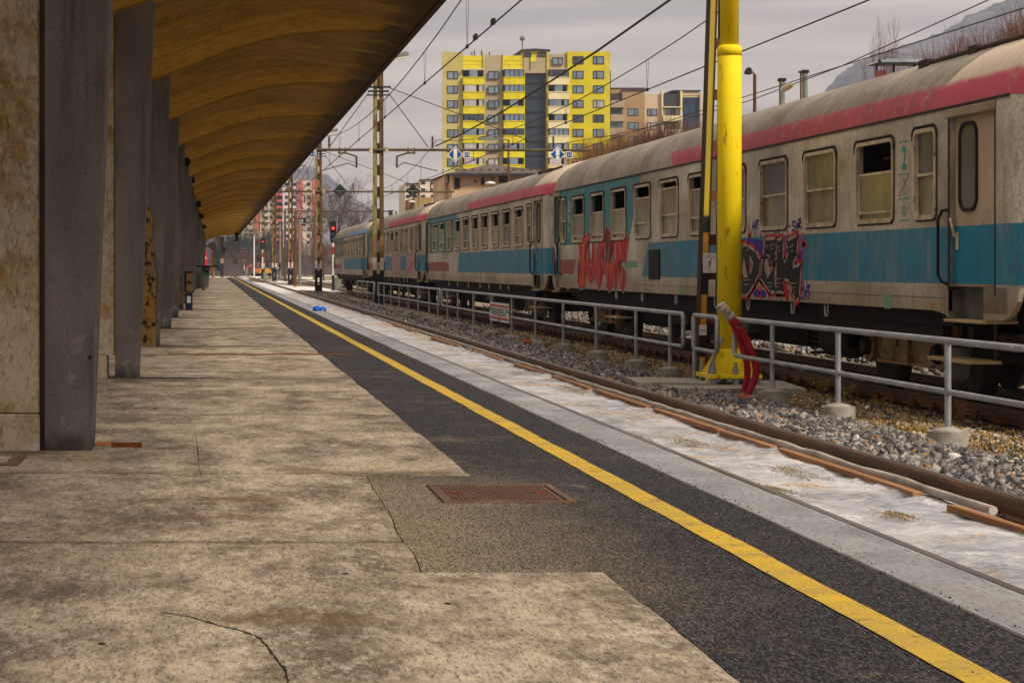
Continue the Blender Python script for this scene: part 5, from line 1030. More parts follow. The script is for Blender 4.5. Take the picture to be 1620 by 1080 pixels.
    part('foundation', cached('cm_found', lambda: MB().bbox(-0.35,0.35,-0.35,0.35,-0.2,0.05,0.03)), mt['foot'], t)
    return t
MY = [77.6, 121.0, 164.0, 207.0, 252.0]
ml = ['lattice catenary mast standing at the railing in front of the third coach', 'catenary mast just before the last coach and the red signal', 'third catenary mast along the row, with a lamp head at the canopy edge', 'fourth catenary mast along the row, small in the distance', 'last catenary mast of the row, beyond the platform end']
for i, Y in enumerate(MY): catenary_mast(Y, ml[i], i == 0)
def diamond(px, Y, lab, front):
    p = at(px, 244.5 if front else 302, Y); t = thing('track_sign', lab, 'sign', (p.x, Y, p.z)); r = 0.32 if front else 0.44
    part('plate', MB().prism([(-r,0),(0,-r),(r,0),(0,r)], 'y', -0.02, 0.0), mt['white'] if front else mt['signdark'], t)
    if front:
        r2 = r-0.045; part('field', MB().prism([(-r2,0),(0,-r2),(r2,0),(0,r2)], 'y', -0.026, -0.021), mt['signblue'], t); part('bar', MB().prism([(-0.075,-r2+0.1),(0,-r2+0.03),(0.075,-r2+0.1),(0.075,r2-0.1),(0,r2-0.03),(-0.075,r2-0.1)], 'y', -0.031, -0.027), mt['white'], t)
    else: part('stiffener', MB().box(-0.3,0.3,-0.03,-0.021,-0.015,0.015).box(-0.012,0.012,-0.03,-0.021,-0.3,0.0), mt['lampg'], t)
    part('hanger', MB().box(-0.03,0.03,-0.0,0.05,-0.05,0.30), mt['beam'], t)
diamond(720, 77.35, 'blue and white diamond sign hanging before the beige corner of the yellow block', True); diamond(882, 77.35, 'blue and white diamond sign hanging at the gantry end before the cream balconies', True)
diamond(538, 120.7, 'dark back of a diamond sign on the second gantry, in front of the bare tree', False); diamond(653, 120.7, 'dark back of a diamond sign on the second gantry, in front of the pale flats', False)
def num(px, py, Y, txt, s_, lab, bgm, fgm, border=True):
    p = at(px, py, Y); t = thing('number_sign', lab, 'sign', (p.x, Y, p.z)); part('plate', MB().prism(rrect(-s_,s_,-s_,s_,s_*0.1), 'y', -0.02, 0.0), mt['white'] if border else bgm, t)
    if border: part('field', MB().box(-s_*0.78,s_*0.78,-0.026,-0.021,-s_*0.78,s_*0.78), bgm, t)
    part('lettering', xform(textmb(txt, s_*1.5), lambda x,y,z: (x, -0.029, y)), fgm, t)
    part('hanger', MB().box(-0.02,0.02,0.001,0.04,0.0,s_*1.5), mt['beam'], t)
num(739, 245, 77.35, '15', 0.135, 'blue number 15 plate beside the diamond sign before the beige corner', mt['signblue'], mt['white']); num(901, 245, 77.35, '15', 0.135, 'blue number 15 plate beside the diamond sign at the gantry end', mt['signblue'], mt['white'])
num(495, 243, 77.35, '15', 0.14, 'blue number 15 plate at the canopy edge beside the second mast', mt['signblue'], mt['white'])
num(478, 351, 206.6, '2', 0.42, 'black plate with a white 2 on a far gantry', mt['signblack'], mt['white'], False); num(512, 351, 206.6, 'III', 0.40, 'grey plate with three bars on a far gantry', mt['lampg'], mt['signblack'], False)
def wire(name, lab, X, pts, r=0.008, cat='overhead wire', grp_='overhead wires'):
    o = part(name, MB().tube([(X if not callable(X) else X(y), y, z+E) for y, z in pts], r, 5), mt['wire']); return tag(o, lab, cat, grp_)
def span(Ya, Yb, zs, zm, n=14): return [(Ya+(Yb-Ya)*i/n, zm+(zs-zm)*(2*i/n-1)**2) for i in range(n+1)]
SP = [26.3] + MY
for X, zc, zs, zm, nm in ((4.46,3.83,5.28,4.28,'track by the platform'),(9.12,3.69,5.10,4.10,'coach track')):
    pts = []
    for a, b in zip(SP, SP[1:]): pts += span(a, b, zs, zm)[:-1]
    pts.append((SP[-1], zs)); pre = [(y, zm+(zs-zm)*((y-0.5)/25.8)**2) for y in (2,8,14,20)]
    ol = thing('overhead_line', 'sagging carrier wire with droppers and a straight contact wire above the ' + nm, 'overhead wire')
    part('carrier_wire', MB().tube([(X,y,z+E) for y, z in pre+pts], 0.012, 5), mt['wire'], ol); part('contact_wire', MB().tube([(X,2,zc+E),(X,150,zc+E),(X,252,zc+E)], 0.013, 5), mt['wire'], ol)
    for a, b in zip(SP, SP[1:]):
        for f in (0.14,0.27,0.45,0.62,0.79,0.9):
            y = a+(b-a)*f; z = zm+(zs-zm)*(2*f-1)**2; m = MB(); m.tube([(X-0.02,y,z+E),(X-0.012,y,(z+zc)/2+E),(X,y,zc+E)],0.005,4); m.tube([(X+0.03,y,z+E),(X+0.02,y,(z+zc)/2+E),(X,y,zc+E)],0.005,4); m.bbox(X-0.02,X+0.02,y-0.07,y+0.07,zc+E-0.03,zc+E+0.035,0.005); part('dropper', m, mt['wire'], ol)
wire('carrier_cable', 'thick black twisted cable crossing in front of the yellow block', 9.05, [(77.6,4.85),(70,4.78),(60,4.80),(52,4.92),(45,5.05),(37.7,5.26),(30,5.6),(26,5.9)], 0.028)
wire('carrier_cable', 'upper wire over the third track with a white insulator', 13.8, [(77.6,4.9),(66,4.5),(56,4.28),(49.3,4.24),(42,4.38),(34,4.73),(26,5.2),(15,6.0)], 0.012)
wire('contact_wire', 'contact wire over the third track', 13.8, [(20,4.38),(120,4.38)], 0.012)
m = MB(); m.lathe([(0.02,-0.45),(0.06,-0.35),(0.075,-0.2),(0.075,0.2),(0.06,0.35),(0.02,0.45)], n=10); o = part('line_insulator', m, mt['cream'], None, (13.8, 46.0, 4.285+E), (math.radians(86),0,0)); tag(o, 'cream cigar shaped insulator in the wire above the coach roof', 'insulator')
for j, (px, py, Y, X) in enumerate([(752,65,32.5,4.46),(780,40,30.6,4.46)]):
    p = Vector((4.46, YX(px,4.46), 3.83+E)); tag(part('wire_clamp', MB().bbox(-0.03,0.03,-0.1,0.1,0.0,0.09,0.01), mt['signdark'], None, p), ['dark clamp knob on the contact wire above the track by the platform','second dark clamp higher up on the same contact wire'][j], 'clamp')
# ------------------------------------------------------------------ buildings
def bwin(t, px, py, Y, w, h, key, pane, split=0.62, name='window'):
    p = at(px, py, Y)                                   # centre of the window
    def f():
        m = MB(); o = [(-w/2,-h/2),(w/2,-h/2),(w/2,h/2),(-w/2,h/2)]; d = 0.13; i_ = [(-w/2+d,-h/2+d),(w/2-d,-h/2+d),(w/2-d,h/2-d),(-w/2+d,h/2-d)]
        m.ring(o, i_, 'y', -0.10, 0.0)
        if split: x = -w/2+w*split; m.box(x-0.09, x+0.09, -0.09, 0.0, -h/2+d, h/2-d)
        return m
    fr = part(name, cached('bw_'+key, f), mt['wframe'], t, (p.x-t.location.x, Y-t.location.y, p.z-t.location.z))
    part('pane', cached('bp_'+key, lambda: MB().box(-w/2+0.1,w/2-0.1,-0.03,0.0,-h/2+0.1,h/2-0.1)), pane, fr); return fr
def bbx(t, name, px0, px1, py0, py1, Y, d0, d1, mat_):    # block between photo columns / rows at distance Y, from d0 to d1 in depth
    a, b = at(px0, py1, Y), at(px1, py0, Y)
    return part(name, MB().box(a.x-t.location.x, b.x-t.location.x, d0, d1, a.z-t.location.z, b.z-t.location.z), mat_, t)
YB = 370.0; s8 = F/YB
p0 = at(832, 433, YB)
t = thing('apartment_block', 'tall yellow and beige apartment block with stacked balconies and a dark glazed stair tower', 'apartment building', (p0.x, YB, -0.5))
def B(name, x0, x1, y0, y1, d0, d1, m): return bbx(t, name, x0, x1, y0, y1, YB, d0, d1, mt[m])
G_ = 433
a, b = at(699,G_,YB), at(732,83,YB); part('facade_bay', MB().prism([(a.x-p0.x,0),(b.x-p0.x,0),(b.x-p0.x,14),(a.x-p0.x+1.8,14)],'z',0,b.z+0.5), mt['beige'], t); B('facade_bay',765.3,795.5,87.5,G_,0.3,14,'beige2'); B('facade_bay',897.3,964.8,82,G_,-0.2,14,'yel')
B('facade_bay',866.4,897,86,111,0.3,14,'beige2')
for x0, x1 in ((732.3,765),(795.8,828.8)):
    B('parapet',x0,x1,88,96.2,0.25,1.0,'yel2'); B('parapet',x0,x1,96.8,102.6,0.25,1.0,'yel2'); B('parapet',x0,x1,103.0,109.5,0.25,1.0,'yel2'); B('loggia_back',x0,x1,89,G_,1.6,14,'loggia'); B('side_fin',x0-0.6,x0+0.3,84,109,0.0,1.2,'yel2')
    B('canopy_roof',x0-1.5,x1+0.8,109.6,111.4,-0.9,1.5,'cream')
B('side_fin',764.5,765.6,83,112,-0.1,1.2,'yel2')
B('loggia_back',866.4,897,112,G_,1.6,14,'loggia'); B('canopy_roof',866.6,897,109.8,111.6,-0.9,1.5,'cream')
B('stair_tower',829.6,864.2,116,G_,0.9,14,'shaftg')
for k in range(13): B('floor_band',829.7,864.1,116+k*23.0+14.0,116+k*23.0+17.0,0.72,0.79,'black')
for k in range(11): B('glazing_bar',830.6+3.2*k,831.2+3.2*k,116,300,0.80,0.88,'glassd')
B('stair_head',828.5,867,91,115.8,0.0,14,'beige2'); B('penthouse',826.5,866.5,80,90.8,0.2,12,'yel2'); B('penthouse',838.5,848,90.9,98.5,-0.1,-0.005,'yel2')
a, b = at(824.5,82,YB), at(870,82,YB); pk = at(845,77.3,YB)
part('penthouse_roof', MB().prism([(a.x-p0.x,a.z+0.5),(a.x-p0.x,a.z+0.9),(pk.x-p0.x,pk.z+0.5),(b.x-p0.x,b.z+0.9),(b.x-p0.x,b.z+0.5),(pk.x-p0.x,pk.z+0.1)], 'y', -0.4, 12.2), mt['panel'], t)
B('downpipe',838,839,91,111,-0.12,-0.01,'panel')
for px in (834.6, 856.5): bwin(t, px, 87, YB, 1.45, 0.85, 'ph', mt['glassd'], 0.5)
B('side_fin',864.6,867.2,80,G_,-0.3,1.4,'yel'); B('side_fin',828.6,830.0,111,G_,-0.3,1.4,'yel')
gl = [mt['glass'], mt['glass'], mt['glass'], mt['curtainw'], mt['glassd']]
for r in range(11):
    y = 119.2+23.0*r
    for px in (716, 780.4): bwin(t, px, y, YB, 2.12, 1.54, 'a', random.choice(gl[:4]))
for r in range(10):
    y = 95.6+23.0*r
    for px in (914.6, 946.9): bwin(t, px, y, YB-0.21, 2.12, 1.54, 'b', mt['glassd'] if (r, int(px)) in ((0,914),(4,914),(4,946)) else random.choice(gl[:4]), 0.34)
bwin(t, 882.3, 97, YB, 2.05, 1.42, 'c', mt['glass'], 0.56)
def balcony(px0, px1, y, mat_, style):
    a, b = at(px0, y+22.2, YB), at(px1, y+11.2, YB); w = b.x-a.x
    bc = part('balcony', cached('bal_%.1f' % w, lambda: MB().box(0,w,-1.0,0.24,0,b.z-a.z).box(-0.08,w+0.08,-1.12,0.24,b.z-a.z+0.003,b.z-a.z+0.14)), mat_, t, (a.x-p0.x, 0, a.z+0.5))
    h = 1.45; z0 = b.z-a.z+0.145
    if style == 0: part('opening_frame', cached('balf_%.1f' % w, lambda: (lambda m: [m.box(w*q-0.07,w*q+0.07,-0.95,-0.85,z0,z0+h) for q in (0.05,0.3,0.5,0.72,0.95)] and m)(MB().box(0.1,w-0.1,-0.95,-0.85,z0+h-0.1,z0+h))), mt['wframe'], bc); part('pane', cached('balp_%.1f' % w, lambda: MB().box(0.2,w-0.2,-0.88,-0.86,z0,z0+h-0.1)), random.choice([mt['glass'],mt['glassd']]), bc)
    elif style == 1: part('curtain', cached('balc_%.1f' % w, lambda: MB().box(0.2,w*0.62,-0.88,-0.86,z0,z0+h*0.97).box(w*0.75,w-0.25,-0.88,-0.86,z0,z0+h*0.97)), random.choice([mt['curtainw'],mt['glass']]), bc); part('opening_frame', cached('balg_%.1f' % w, lambda: MB().box(0.1,0.25,-0.95,-0.85,z0,z0+h).box(w-0.25,w-0.1,-0.95,-0.85,z0,z0+h)), mt['wframe'], bc)
    else: part('curtain', cached('bald_%.1f' % w, lambda: MB().box(w*0.3,w*0.68,-0.88,-0.86,z0,z0+h*0.9)), mt['glass'], bc)
for r in range(11):
    y = 112.6+23.0*r
    balcony(731.8,765.0,y,mt['yel2'],[2,1,1,0,1,1,1,0,1,0,1][r]); balcony(795.7,829.2,y,mt['yel2'],[0,0,2,0,0,1,2,0,1,0,1][r]); balcony(866.2,899.5,y,mt['creamb'],[0,2,1,2,0,1,1,0,1,0,1][r])
part('antenna', MB().cyl((at(829,60,YB).x-p0.x,2,at(829,80,YB).z+0.5),(at(829,60,YB).x-p0.x,2,at(829,60,YB).z+0.5),0.12,6).lathe([(0.1,0.5),(0.5,0.25),(0.5,-0.25),(0.1,-0.5)],(at(829,60,YB).x-p0.x,2,at(829,59,YB).z+0.5),12), mt['lampg'], t)
for i, px in enumerate((750,754,778,765.3)): part('roof_aerial', MB().box(-0.1,0.1,3,3.2,0,1.0+0.3*(i%2)), mt['wframe'], t, (at(px,88,YB).x-p0.x, 0, at(px,88,YB).z+0.5))
B('drainpipe',965,966.2,112,200,-0.15,0.3,'panel')

YC = 420.0; p0 = at(1040, 433, YC); t = thing('apartment_block', 'lower tan and beige flats with a blue glazed stair beside the yellow block', 'apartment building', (p0.x, YC, -0.5))
def B(name, x0, x1, y0, y1, d0, d1, m): return bbx(t, name, x0, x1, y0, y1, YC, d0, d1, mt[m])
B('facade_bay',985,1020,143,G_,0,14,'brown'); B('roof_block',968.5,1025,138.5,160,3,14,'brown'); B('cornice',984,1021,141.6,143.6,-0.3,1,'panel'); B('cornice',967.5,1026,137,138.6,2.8,14.2,'panel')
B('facade_bay',1020.3,1047.5,148.5,G_,0.6,14,'sand'); B('side_fin',1046.6,1049,143.5,G_,-0.2,1.4,'creamb')
B('cladding',1049.2,1076,148,168.6,0.5,2,'panel'); B('loggia_back',1049.2,1076,168.7,G_,1.6,14,'loggia'); B('parapet',1048.5,1078.5,169,170.4,-0.6,0.49,'creamb')
B('side_fin',1076.2,1079,144,G_,-0.3,1.4,'creamb'); B('stair_tower',1079.5,1107,154,G_,0.8,14,'bshaft'); B('stair_head',1079.2,1107.5,144.5,151,0.4,14,'sand'); B('roof_edge',1064,1109,142.6,144.4,0,14,'panel'); B('side_fin',1107.2,1110,148.5,G_,-0.2,14,'sand'); B('stair_lintel',1079.4,1107.2,151.1,153.8,0.6,1.0,'creamb')
for k in range(9): B('glazing_bar',1081.5+3.0*k,1081.8+3.0*k,154,230,0.7,0.79,'panel')
for k in range(4): B('floor_band',1079.6,1106.9,160+k*21.5,162+k*21.5,0.65,0.795,'panel')
B('loggia_back',965,985,148,G_,1.6,14,'loggia'); 
for y in (147.5,): B('cladding',965,985,147.6,159.4,0.6,1.59,'panel')
for r in range(5):
    y = 159.5+22.0*r; B('balcony',964.5,987,y,y+11,-0.9,0.5,'pink')
    if r: B('pane',966,985.6,y-10.5,y-0.4,0.2,0.3,'glass' if r > 1 else 'glassd')
for r in range(5):
    bwin(t, 1001.5, 177.5+21.8*r, YC, 2.3, 1.6, 'd', mt['glass'], 0.66); bwin(t, 1031.8, 178+21.8*r, YC+0.6, 2.2, 1.6, 'e', mt['curtainw'] if r else mt['glass'], 0.34)
    y = 183.6+21.8*r; B('balcony',1047.5,1078.6,y,y+9,-0.9,0.5,'creamb'); B('opening_frame',1048.5,1077.8,y-13,y-0.3,0.9,1.0,'wframe')
    for q, mm in ((1049.2,'curtainw'),(1056.5,'glass'),(1063.5,'glassd'),(1070.6,'curtainw')): B('pane',q,q+6.2,y-11.8,y-0.6,0.80,0.89,mm)
# small house
YH = 130.0; p0 = at(790, 433, YH); t = thing('station_house', 'two storey plaster house with a grey hipped roof showing above the second coach', 'house', (p0.x, YH, -0.5))
def B(name, x0, x1, y0, y1, d0, d1, m): return bbx(t, name, x0, x1, y0, y1, YH, d0, d1, mt[m])
B('wall',715,886,276,G_,0,9,'hwall'); B('corner_wall',709,714.8,277,G_,2.0,9,'hwall')
a, b = at(704,275.5,YH), at(892,274,YH); z0 = a.z+0.5; rz = at(800,254.5,YH).z+0.5; ax, bx_ = a.x-p0.x, b.x-p0.x
part('roof', MB().poly([(ax,-0.7,z0),(bx_,-0.7,z0),(bx_-4.2,4.5,rz),(ax+3.6,4.5,rz)]).poly([(bx_,-0.7,z0),(bx_,9.7,z0),(bx_-4.2,4.5,rz)]).poly([(ax,9.7,z0),(ax,-0.7,z0),(ax+3.6,4.5,rz)]).poly([(bx_,9.7,z0),(ax,9.7,z0),(ax+3.6,4.5,rz),(bx_-4.2,4.5,rz)]), mt['hroof'], t)
part('eaves', MB().box(ax,bx_,-0.75,-0.60,z0-0.12,z0+0.02), mt['panel'], t)
for k in range(13): part('snow_guard', cached('snowg', lambda: MB().box(-0.12,0.12,0,0.06,0,0.12)), mt['mastr'], t, (ax+0.8+k*0.56, 0.1, z0+0.24))
for px, w, h, py in ((723.2,0.36,0.70,290),(763.3,0.22,0.48,286.8)): bwin(t, px, py, YH, w, h, 'h%d' % px, mt['glassd'], 0.6)
bwin(t, 796, 284.5, YH, 0.6, 0.4, 'h3', mt['pane2'], 0.5); part('porch_side', MB().box(-0.25,0.0,1.4,2.0,0,1.0), mt['cream'], t, (at(712,287,YH).x-p0.x, 0, at(712,287,YH).z+0.5)); part('wall_lamp', MB().lathe([(0.03,0.1),(0.06,0),(0.03,-0.1)], n=8), mt['wframe'], t, (at(751.5,287,YH).x-p0.x, -0.08, at(751.5,287,YH).z+0.5))
for px in (778.5,): B('downpipe',778,779,276,300,-0.12,-0.02,'panel')
def lamp_post(px, py0, py1, Y, side, lab, arm=1.2, hm='lampg'):
    a, b = at(px, py1, Y), at(px, py0, Y); t = thing('street_lamp', lab, 'street lamp', (a.x, Y, -0.5)); h = b.z+0.5
    part('post', MB().tube([(0,0,0),(0,0,h)], [0.09,0.06], 8), mt['mastr'], t); part('arm', MB().tube([(0,0,h),(side*arm*0.6,0,h+0.12),(side*arm,0,h+0.1)], 0.045, 7), mt['lampg'], t)
    part('lamp_head', MB().prism([(side*arm*0.9,h+0.0),(side*arm*1.9,h+0.02),(side*arm*1.95,h+0.12),(side*arm*1.5,h+0.25),(side*arm*0.95,h+0.2)],'y',-0.18,0.18), mt[hm], t)
lamp_post(804.5, 222, 300, 128, -1, 'street lamp standing in front of the yellow block', 1.05)
lamp_post(1194, 118, 200, 70, -1, 'thin lamp post above the coach roof beside the yellow pole', 0.17, 'signdark')
for j, (px, py, Y, lab) in enumerate([(660,305,150,'white topped lamp in front of the pale flats'),(708,305,140,'white topped lamp at the corner of the plaster house'),(652,320,170,'pale lamp head low in front of the pale flats'),(776,291,120,'white lamp head against the plaster house')]):
    p = at(px, py, Y); t = thing('street_lamp', lab, 'street lamp', (p.x, Y, -0.5)); h = p.z+0.5; part('post', MB().cyl((0.15,0.3,0),(0.15,0.3,h),0.05,6), mt['lampg'], t); part('lamp_head', MB().lathe([(0.12,-0.06),(0.34,0.0),(0.30,0.10),(0.08,0.16)], (0,0.1,h), 14), mt['white'], t)
# pale flats at the left of the yellow block
YW = 300.0; p0 = at(670, 433, YW); t = thing('apartment_block', 'small pale flats behind the third coach, next to the yellow block', 'apartment building', (p0.x, YW, -0.5))
def B(name, x0, x1, y0, y1, d0, d1, m): return bbx(t, name, x0, x1, y0, y1, YW, d0, d1, mt[m])
B('wall',664.5,704,284.5,G_,0,10,'wwall'); B('wall',641,664.3,291,G_,0.5,10,'wwall'); B('annexe',650,677,314.5,G_,-6,-0.5,'brown'); B('cornice',664,704.5,283.6,284.8,-0.3,1,'panel'); B('cornice',640.5,664.2,290,291.4,0.2,1.2,'panel'); B('pilaster',689.5,690.5,285,G_,-0.15,-0.01,'creamb'); B('stair',640.5,650,317.5,G_,-5,-0.5,'twigo')
for y in (289.5, 300.5, 310.5):
    for px in (669.5,685,693.8): bwin(t, px, y, YW, 0.62, 0.42, 'w', mt['glass'], 0.5)
    if y > 295: bwin(t, 646, y, YW+0.5, 0.7, 0.42, 'w2', mt['glassd'], 0.5); bwin(t, 657, y, YW+0.5, 0.5, 0.4, 'w3', mt['glass'], 0.5)
# red and white tower flats at the left
YR = 430.0; p0 = at(450, 433, YR); t = thing('apartment_block', 'distant white flats with red bands behind the masts and the bare tree', 'apartment building', (p0.x, YR, -0.5))
def B(name, x0, x1, y0, y1, d0, d1, m): return bbx(t, name, x0, x1, y0, y1, YR, d0, d1, mt[m])
for x0, x1, y0, m_, d in ((384,403,305,'wwall',2),(403,412,297,'rwall',1.5),(412,437.5,290,'wwall',1.2),(438,447,296,'rwall',0.5),(447,470,285,'lil',0),(470,479,285,'rwall',-0.3),(479,494,286,'wwall',0),(494,507,285,'rwall',-0.2)):
    B('facade_bay',x0,x1,y0,G_,d,14,m_)
for r in range(10):
    y = 291.5+10.2*r
    for px in (466,488.5,453.5): bwin(t, px, y, YR, 0.75, 0.66, 'r', random.choice([mt['glass'],mt['glassd']]), 0.5)
    if r > 0:
        for px in (421,430,396): bwin(t, px, y+2, YR+1.2, 0.75, 0.6, 'r2', random.choice([mt['glass'],mt['pane2']]), 0.5)
        B('balcony',437.5,447.5,y+4,y+8,-0.6,0.49,'rwall'); B('pane',438.5,446.5,y-1,y+3.8,0.40,0.495,'glassd')

# ------------------------------------------------------------------ signals and yard things
def signal(px, Y, pyh, lab, hh=1.55, w=0.42):
    X = at(px, 0, Y).x; t = thing('signal', lab, 'railway signal', (X, Y, -0.5)); zc = at(px, pyh, Y).z+0.5
    m = MB(); zz = [0,zc*0.28,zc*0.45,zc*0.62,zc*0.75,zc-hh/2]
    for i, (a, b) in enumerate(zip(zz, zz[1:])): part('mast_band', MB().cyl((0,0,a),(0,0,b-0.01),0.085,8), mt[['signdark','white','white','signred','white'][i]], t)
    part('head', MB().prism([(x,z+zc) for x,z in rrect(-w/2,w/2,-hh/2,hh/2,w*0.42,5)], 'y', -0.08, 0.02), mt['signblack'], t)
    part('hood', MB().ring([(0.13*math.cos(a*math.pi/6),zc+hh*0.16+0.13*math.sin(a*math.pi/6)) for a in range(12)],[(0.105*math.cos(a*math.pi/6),zc+hh*0.16+0.105*math.sin(a*math.pi/6)) for a in range(12)],'y',-0.22,-0.08), mt['signblack'], t)
    part('red_lamp', MB().tube([(0,-0.10,zc+hh*0.16),(0,-0.085,zc+hh*0.16)], 0.10, 12), mt['lampred'], t)
    for q in (-0.35, -0.12): part('dark_lens', MB().tube([(0,-0.09,zc+hh*q),(0,-0.082,zc+hh*q)], 0.09, 10), mt['glassd'], t)
    part('relay_box', MB().bbox(0.1,0.5,-0.1,0.2,0.0,0.9,0.02), mt['lampg'] , t); return t
signal(527, 126, 366.5, 'black signal showing red at the front of the last coach', 1.45, 0.40)
signal(415.5, 250, 385.5, 'black signal showing red in the middle of the yard tracks', 1.55, 0.62)
signal(386.3, 330, 405, 'small far signal showing red beside the orange excavator', 1.2, 0.5)
p = at(438.5, 422, 225); t = thing('track_sign', 'small black plate with a white S on a thin post', 'sign', (p.x, 225, -0.5)); h = p.z+0.5
part('post', MB().cyl((0,0,0),(0,0,h+0.4),0.05,6), mt['lampg'], t); part('plate', MB().box(-0.42,0.42,-0.1,-0.06,h-0.45,h+0.45), mt['signblack'], t); part('lettering', xform(textmb('S', 0.95), lambda x,y,z: (x,-0.115,y+h)), mt['white'], t)
p = at(405, 428, 318); t = thing('excavator', 'orange excavator with a raised boom on the far yard', 'excavator', (p.x, 318, -0.5)); t.scale = (0.5,0.5,0.5)
part('body', MB().bbox(-1.2,2.0,-1,1,1.2,2.6,0.2), mt['excav'], t); part('cab', MB().bbox(-1.0,0.2,-0.9,0.4,2.61,3.9,0.15), mt['glassd'], t); part('boom', MB().tube([(-0.6,0,2.2),(-1.8,0,3.8),(-3.0,0,2.6)],0.25,6).tube([(-0.6,0,2.2),(1.2,0,4.4)],0.22,6), mt['excav'], t); part('bucket', MB().prism([(-3.4,1.7),(-2.7,1.7),(-2.6,2.6),(-3.2,2.6)],'y',-0.5,0.5), mt['excav'], t)
for sy in (-1.1, 1.1): part('crawler', MB().prism(rrect(-1.7,2.0,0.0,0.9,0.4), 'y', sy-0.25, sy+0.25), mt['under'], t)
t = thing('road_roller', 'yellow machine with a curved cover beside the orange excavator', 'machine', (at(418,428,316).x, 316, -0.5)); t.scale = (0.5,0.5,0.5)
part('hood', MB().prism([(-1.6,1.0),(2.4,1.0),(2.4,1.8),(1.6,2.6),(-0.6,2.8),(-1.6,2.0)], 'y', -1, 1), mt['machy'], t); part('cab', MB().bbox(-0.6,0.8,-0.8,0.8,2.81,3.5,0.1), mt['glassd'], t)
for sx in (-1.0, 1.8): part('wheel', MB().tube([(sx,-1.1,0.6),(sx,1.1,0.6)],0.6,14), mt['under'], t)
# shelter roof and chimneys above the nearest coach
Yp = 70.0; p = at(1382, 100, Yp); t = thing('shelter', 'metal roofed platform shelter seen above the graffiti coach roof', 'shelter', (p.x, Yp, -0.5)); z = p.z+0.5
part('roof', MB().prism([(0,z-0.02),(0.1,z+0.05),(0.3,z+0.10),(2.2,z+0.10),(2.2,z-0.02)],'y',-0.5,0.9), mt['galv'], t); part('fascia', MB().box(-0.02,2.2,-0.52,-0.505,z-0.10,z-0.021), mt['signdark'], t); part('gable', MB().prism([(-0.07,z-0.10),(0.04,z+0.13),(0.12,z-0.10)],'y',-0.56,-0.525), mt['signdark'], t)
for sx in (0.12, 0.75, 1.5): part('post', MB().box(sx-0.03,sx+0.03,0,0.06,0,z-0.021), mt['signdark'], t)
part('sign_panel', MB().box(0.1,0.45,-0.1,0.0,z-0.55,z-0.28), mt['rwall'], t)
for j, (px, py, w) in enumerate([(1237,124,0.14),(1273.5,111,0.13)]):
    a = at(px, py, 75); t = thing('pipe_mast', ['single grey capped steel post above the coach roof near the cream insulator','grey capped steel post with a thin brown post beside it'][j], 'post', (a.x, 75, -0.5)); h = a.z+0.5
    part('post', MB().cyl((0,0,0),(0,0,h-0.12),w*0.8,10), mt['lampg'], t); part('cap', MB().bbox(-w,w,-w,w,h-0.119,h,0.02), mt['signdark'], t)
    if j: part('side_post', MB().cyl((-0.16,0,0),(-0.16,0,h-0.1),0.035,6).box(-0.25,-0.10,-0.03,0.03,h-0.12,h-0.04), mt['mastr'], t)

# ------------------------------------------------------------------ trees, bushes
def branch(m, p, d, l, r, lev, spread, up, nseg=3, kids=3):
    pts = [p]; q = p; dd = d
    for i in range(nseg):
        dd = (dd + Vector((random.gauss(0,0.14),random.gauss(0,0.14),random.gauss(up*0.35,0.1)))).normalized(); q = q + dd*(l/nseg); pts.append(q)
    m.tube(pts, [r*(1-0.55*i/nseg) for i in range(nseg+1)], 5 if lev > 2 else 3, False)
    if lev == 0: return
    for k in range(kids):
        f = random.uniform(0.35,1.0); i = min(int(f*nseg), nseg-1); o = pts[i].lerp(pts[i+1], f*nseg-i)
        a = random.uniform(0, 6.283); ax = dd.orthogonal().normalized(); ax = (ax*math.cos(a) + dd.cross(ax)*math.sin(a))
        nd = (dd*math.cos(spread) + ax*math.sin(spread)*random.uniform(0.7,1.2)).normalized()
        branch(m, o, nd, l*random.uniform(0.52,0.78), max(r*0.5,0.004), lev-1, spread, up, 3 if lev > 2 else 2, kids)
def tree_meshes(key, h, lev, kids, spread, up, r, thin=0.018):
    random.seed(hash(key) % 1000 if False else sum(map(ord, key)))
    tm = MB(); tm.tube([(0,0,-0.3),(0.05,0,h*0.2),(0,0.06,h*0.42),(0.05,0.0,h*0.7)], [r,r*0.8,r*0.6,r*0.3], 8)
    cm = MB()
    for i in range(11):
        z = h*(0.22+0.46*i/10); a = i*2.4; d = Vector((math.cos(a)*0.8,math.sin(a)*0.8,0.75+0.05*i)).normalized()
        branch(cm, Vector((0.03,0.03,z)), d, h*random.uniform(0.26,0.36), r*0.36, lev, spread, up, 3, kids)
    # keep thin twigs wide enough to be seen
    zm = max(v[2] for v in cm.v); q = h/zm; cm.v = [(x*q*1.05,y*q*1.05,z*q) for x,y,z in cm.v]; tm.v = [(x,y,z*min(q*1.1,1)) for x,y,z in tm.v]
    return tm.mesh(key+'_trunk'), cm.mesh(key+'_crown')
TM = {'big': tree_meshes('big', 16, 4, 4, 0.55, 0.5, 0.30), 'mid': tree_meshes('mid', 11, 3, 4, 0.5, 0.6, 0.2), 'slim': tree_meshes('slim', 11, 3, 4, 0.42, 0.9, 0.16)}
def bare_tree(px, Y, h, kind, lab, grp=None, gz=-0.5, m1='bark', m2='twigp', rot=None):
    hh = {'big':16,'mid':11,'slim':11}[kind]; t = thing('bare_tree', lab, 'tree', (at(px,0,Y).x, Y, gz), grp); s = h/hh
    for nm, me, mm in (('trunk',TM[kind][0],m1),('crown',TM[kind][1],m2)):
        o = part(nm, me, mt[mm], t, None, (0,0,random.uniform(0,6.28) if rot is None else rot)); o.scale = (s*(0.62 if kind == 'slim' else 1.05),)*2 + (s,)
    return t
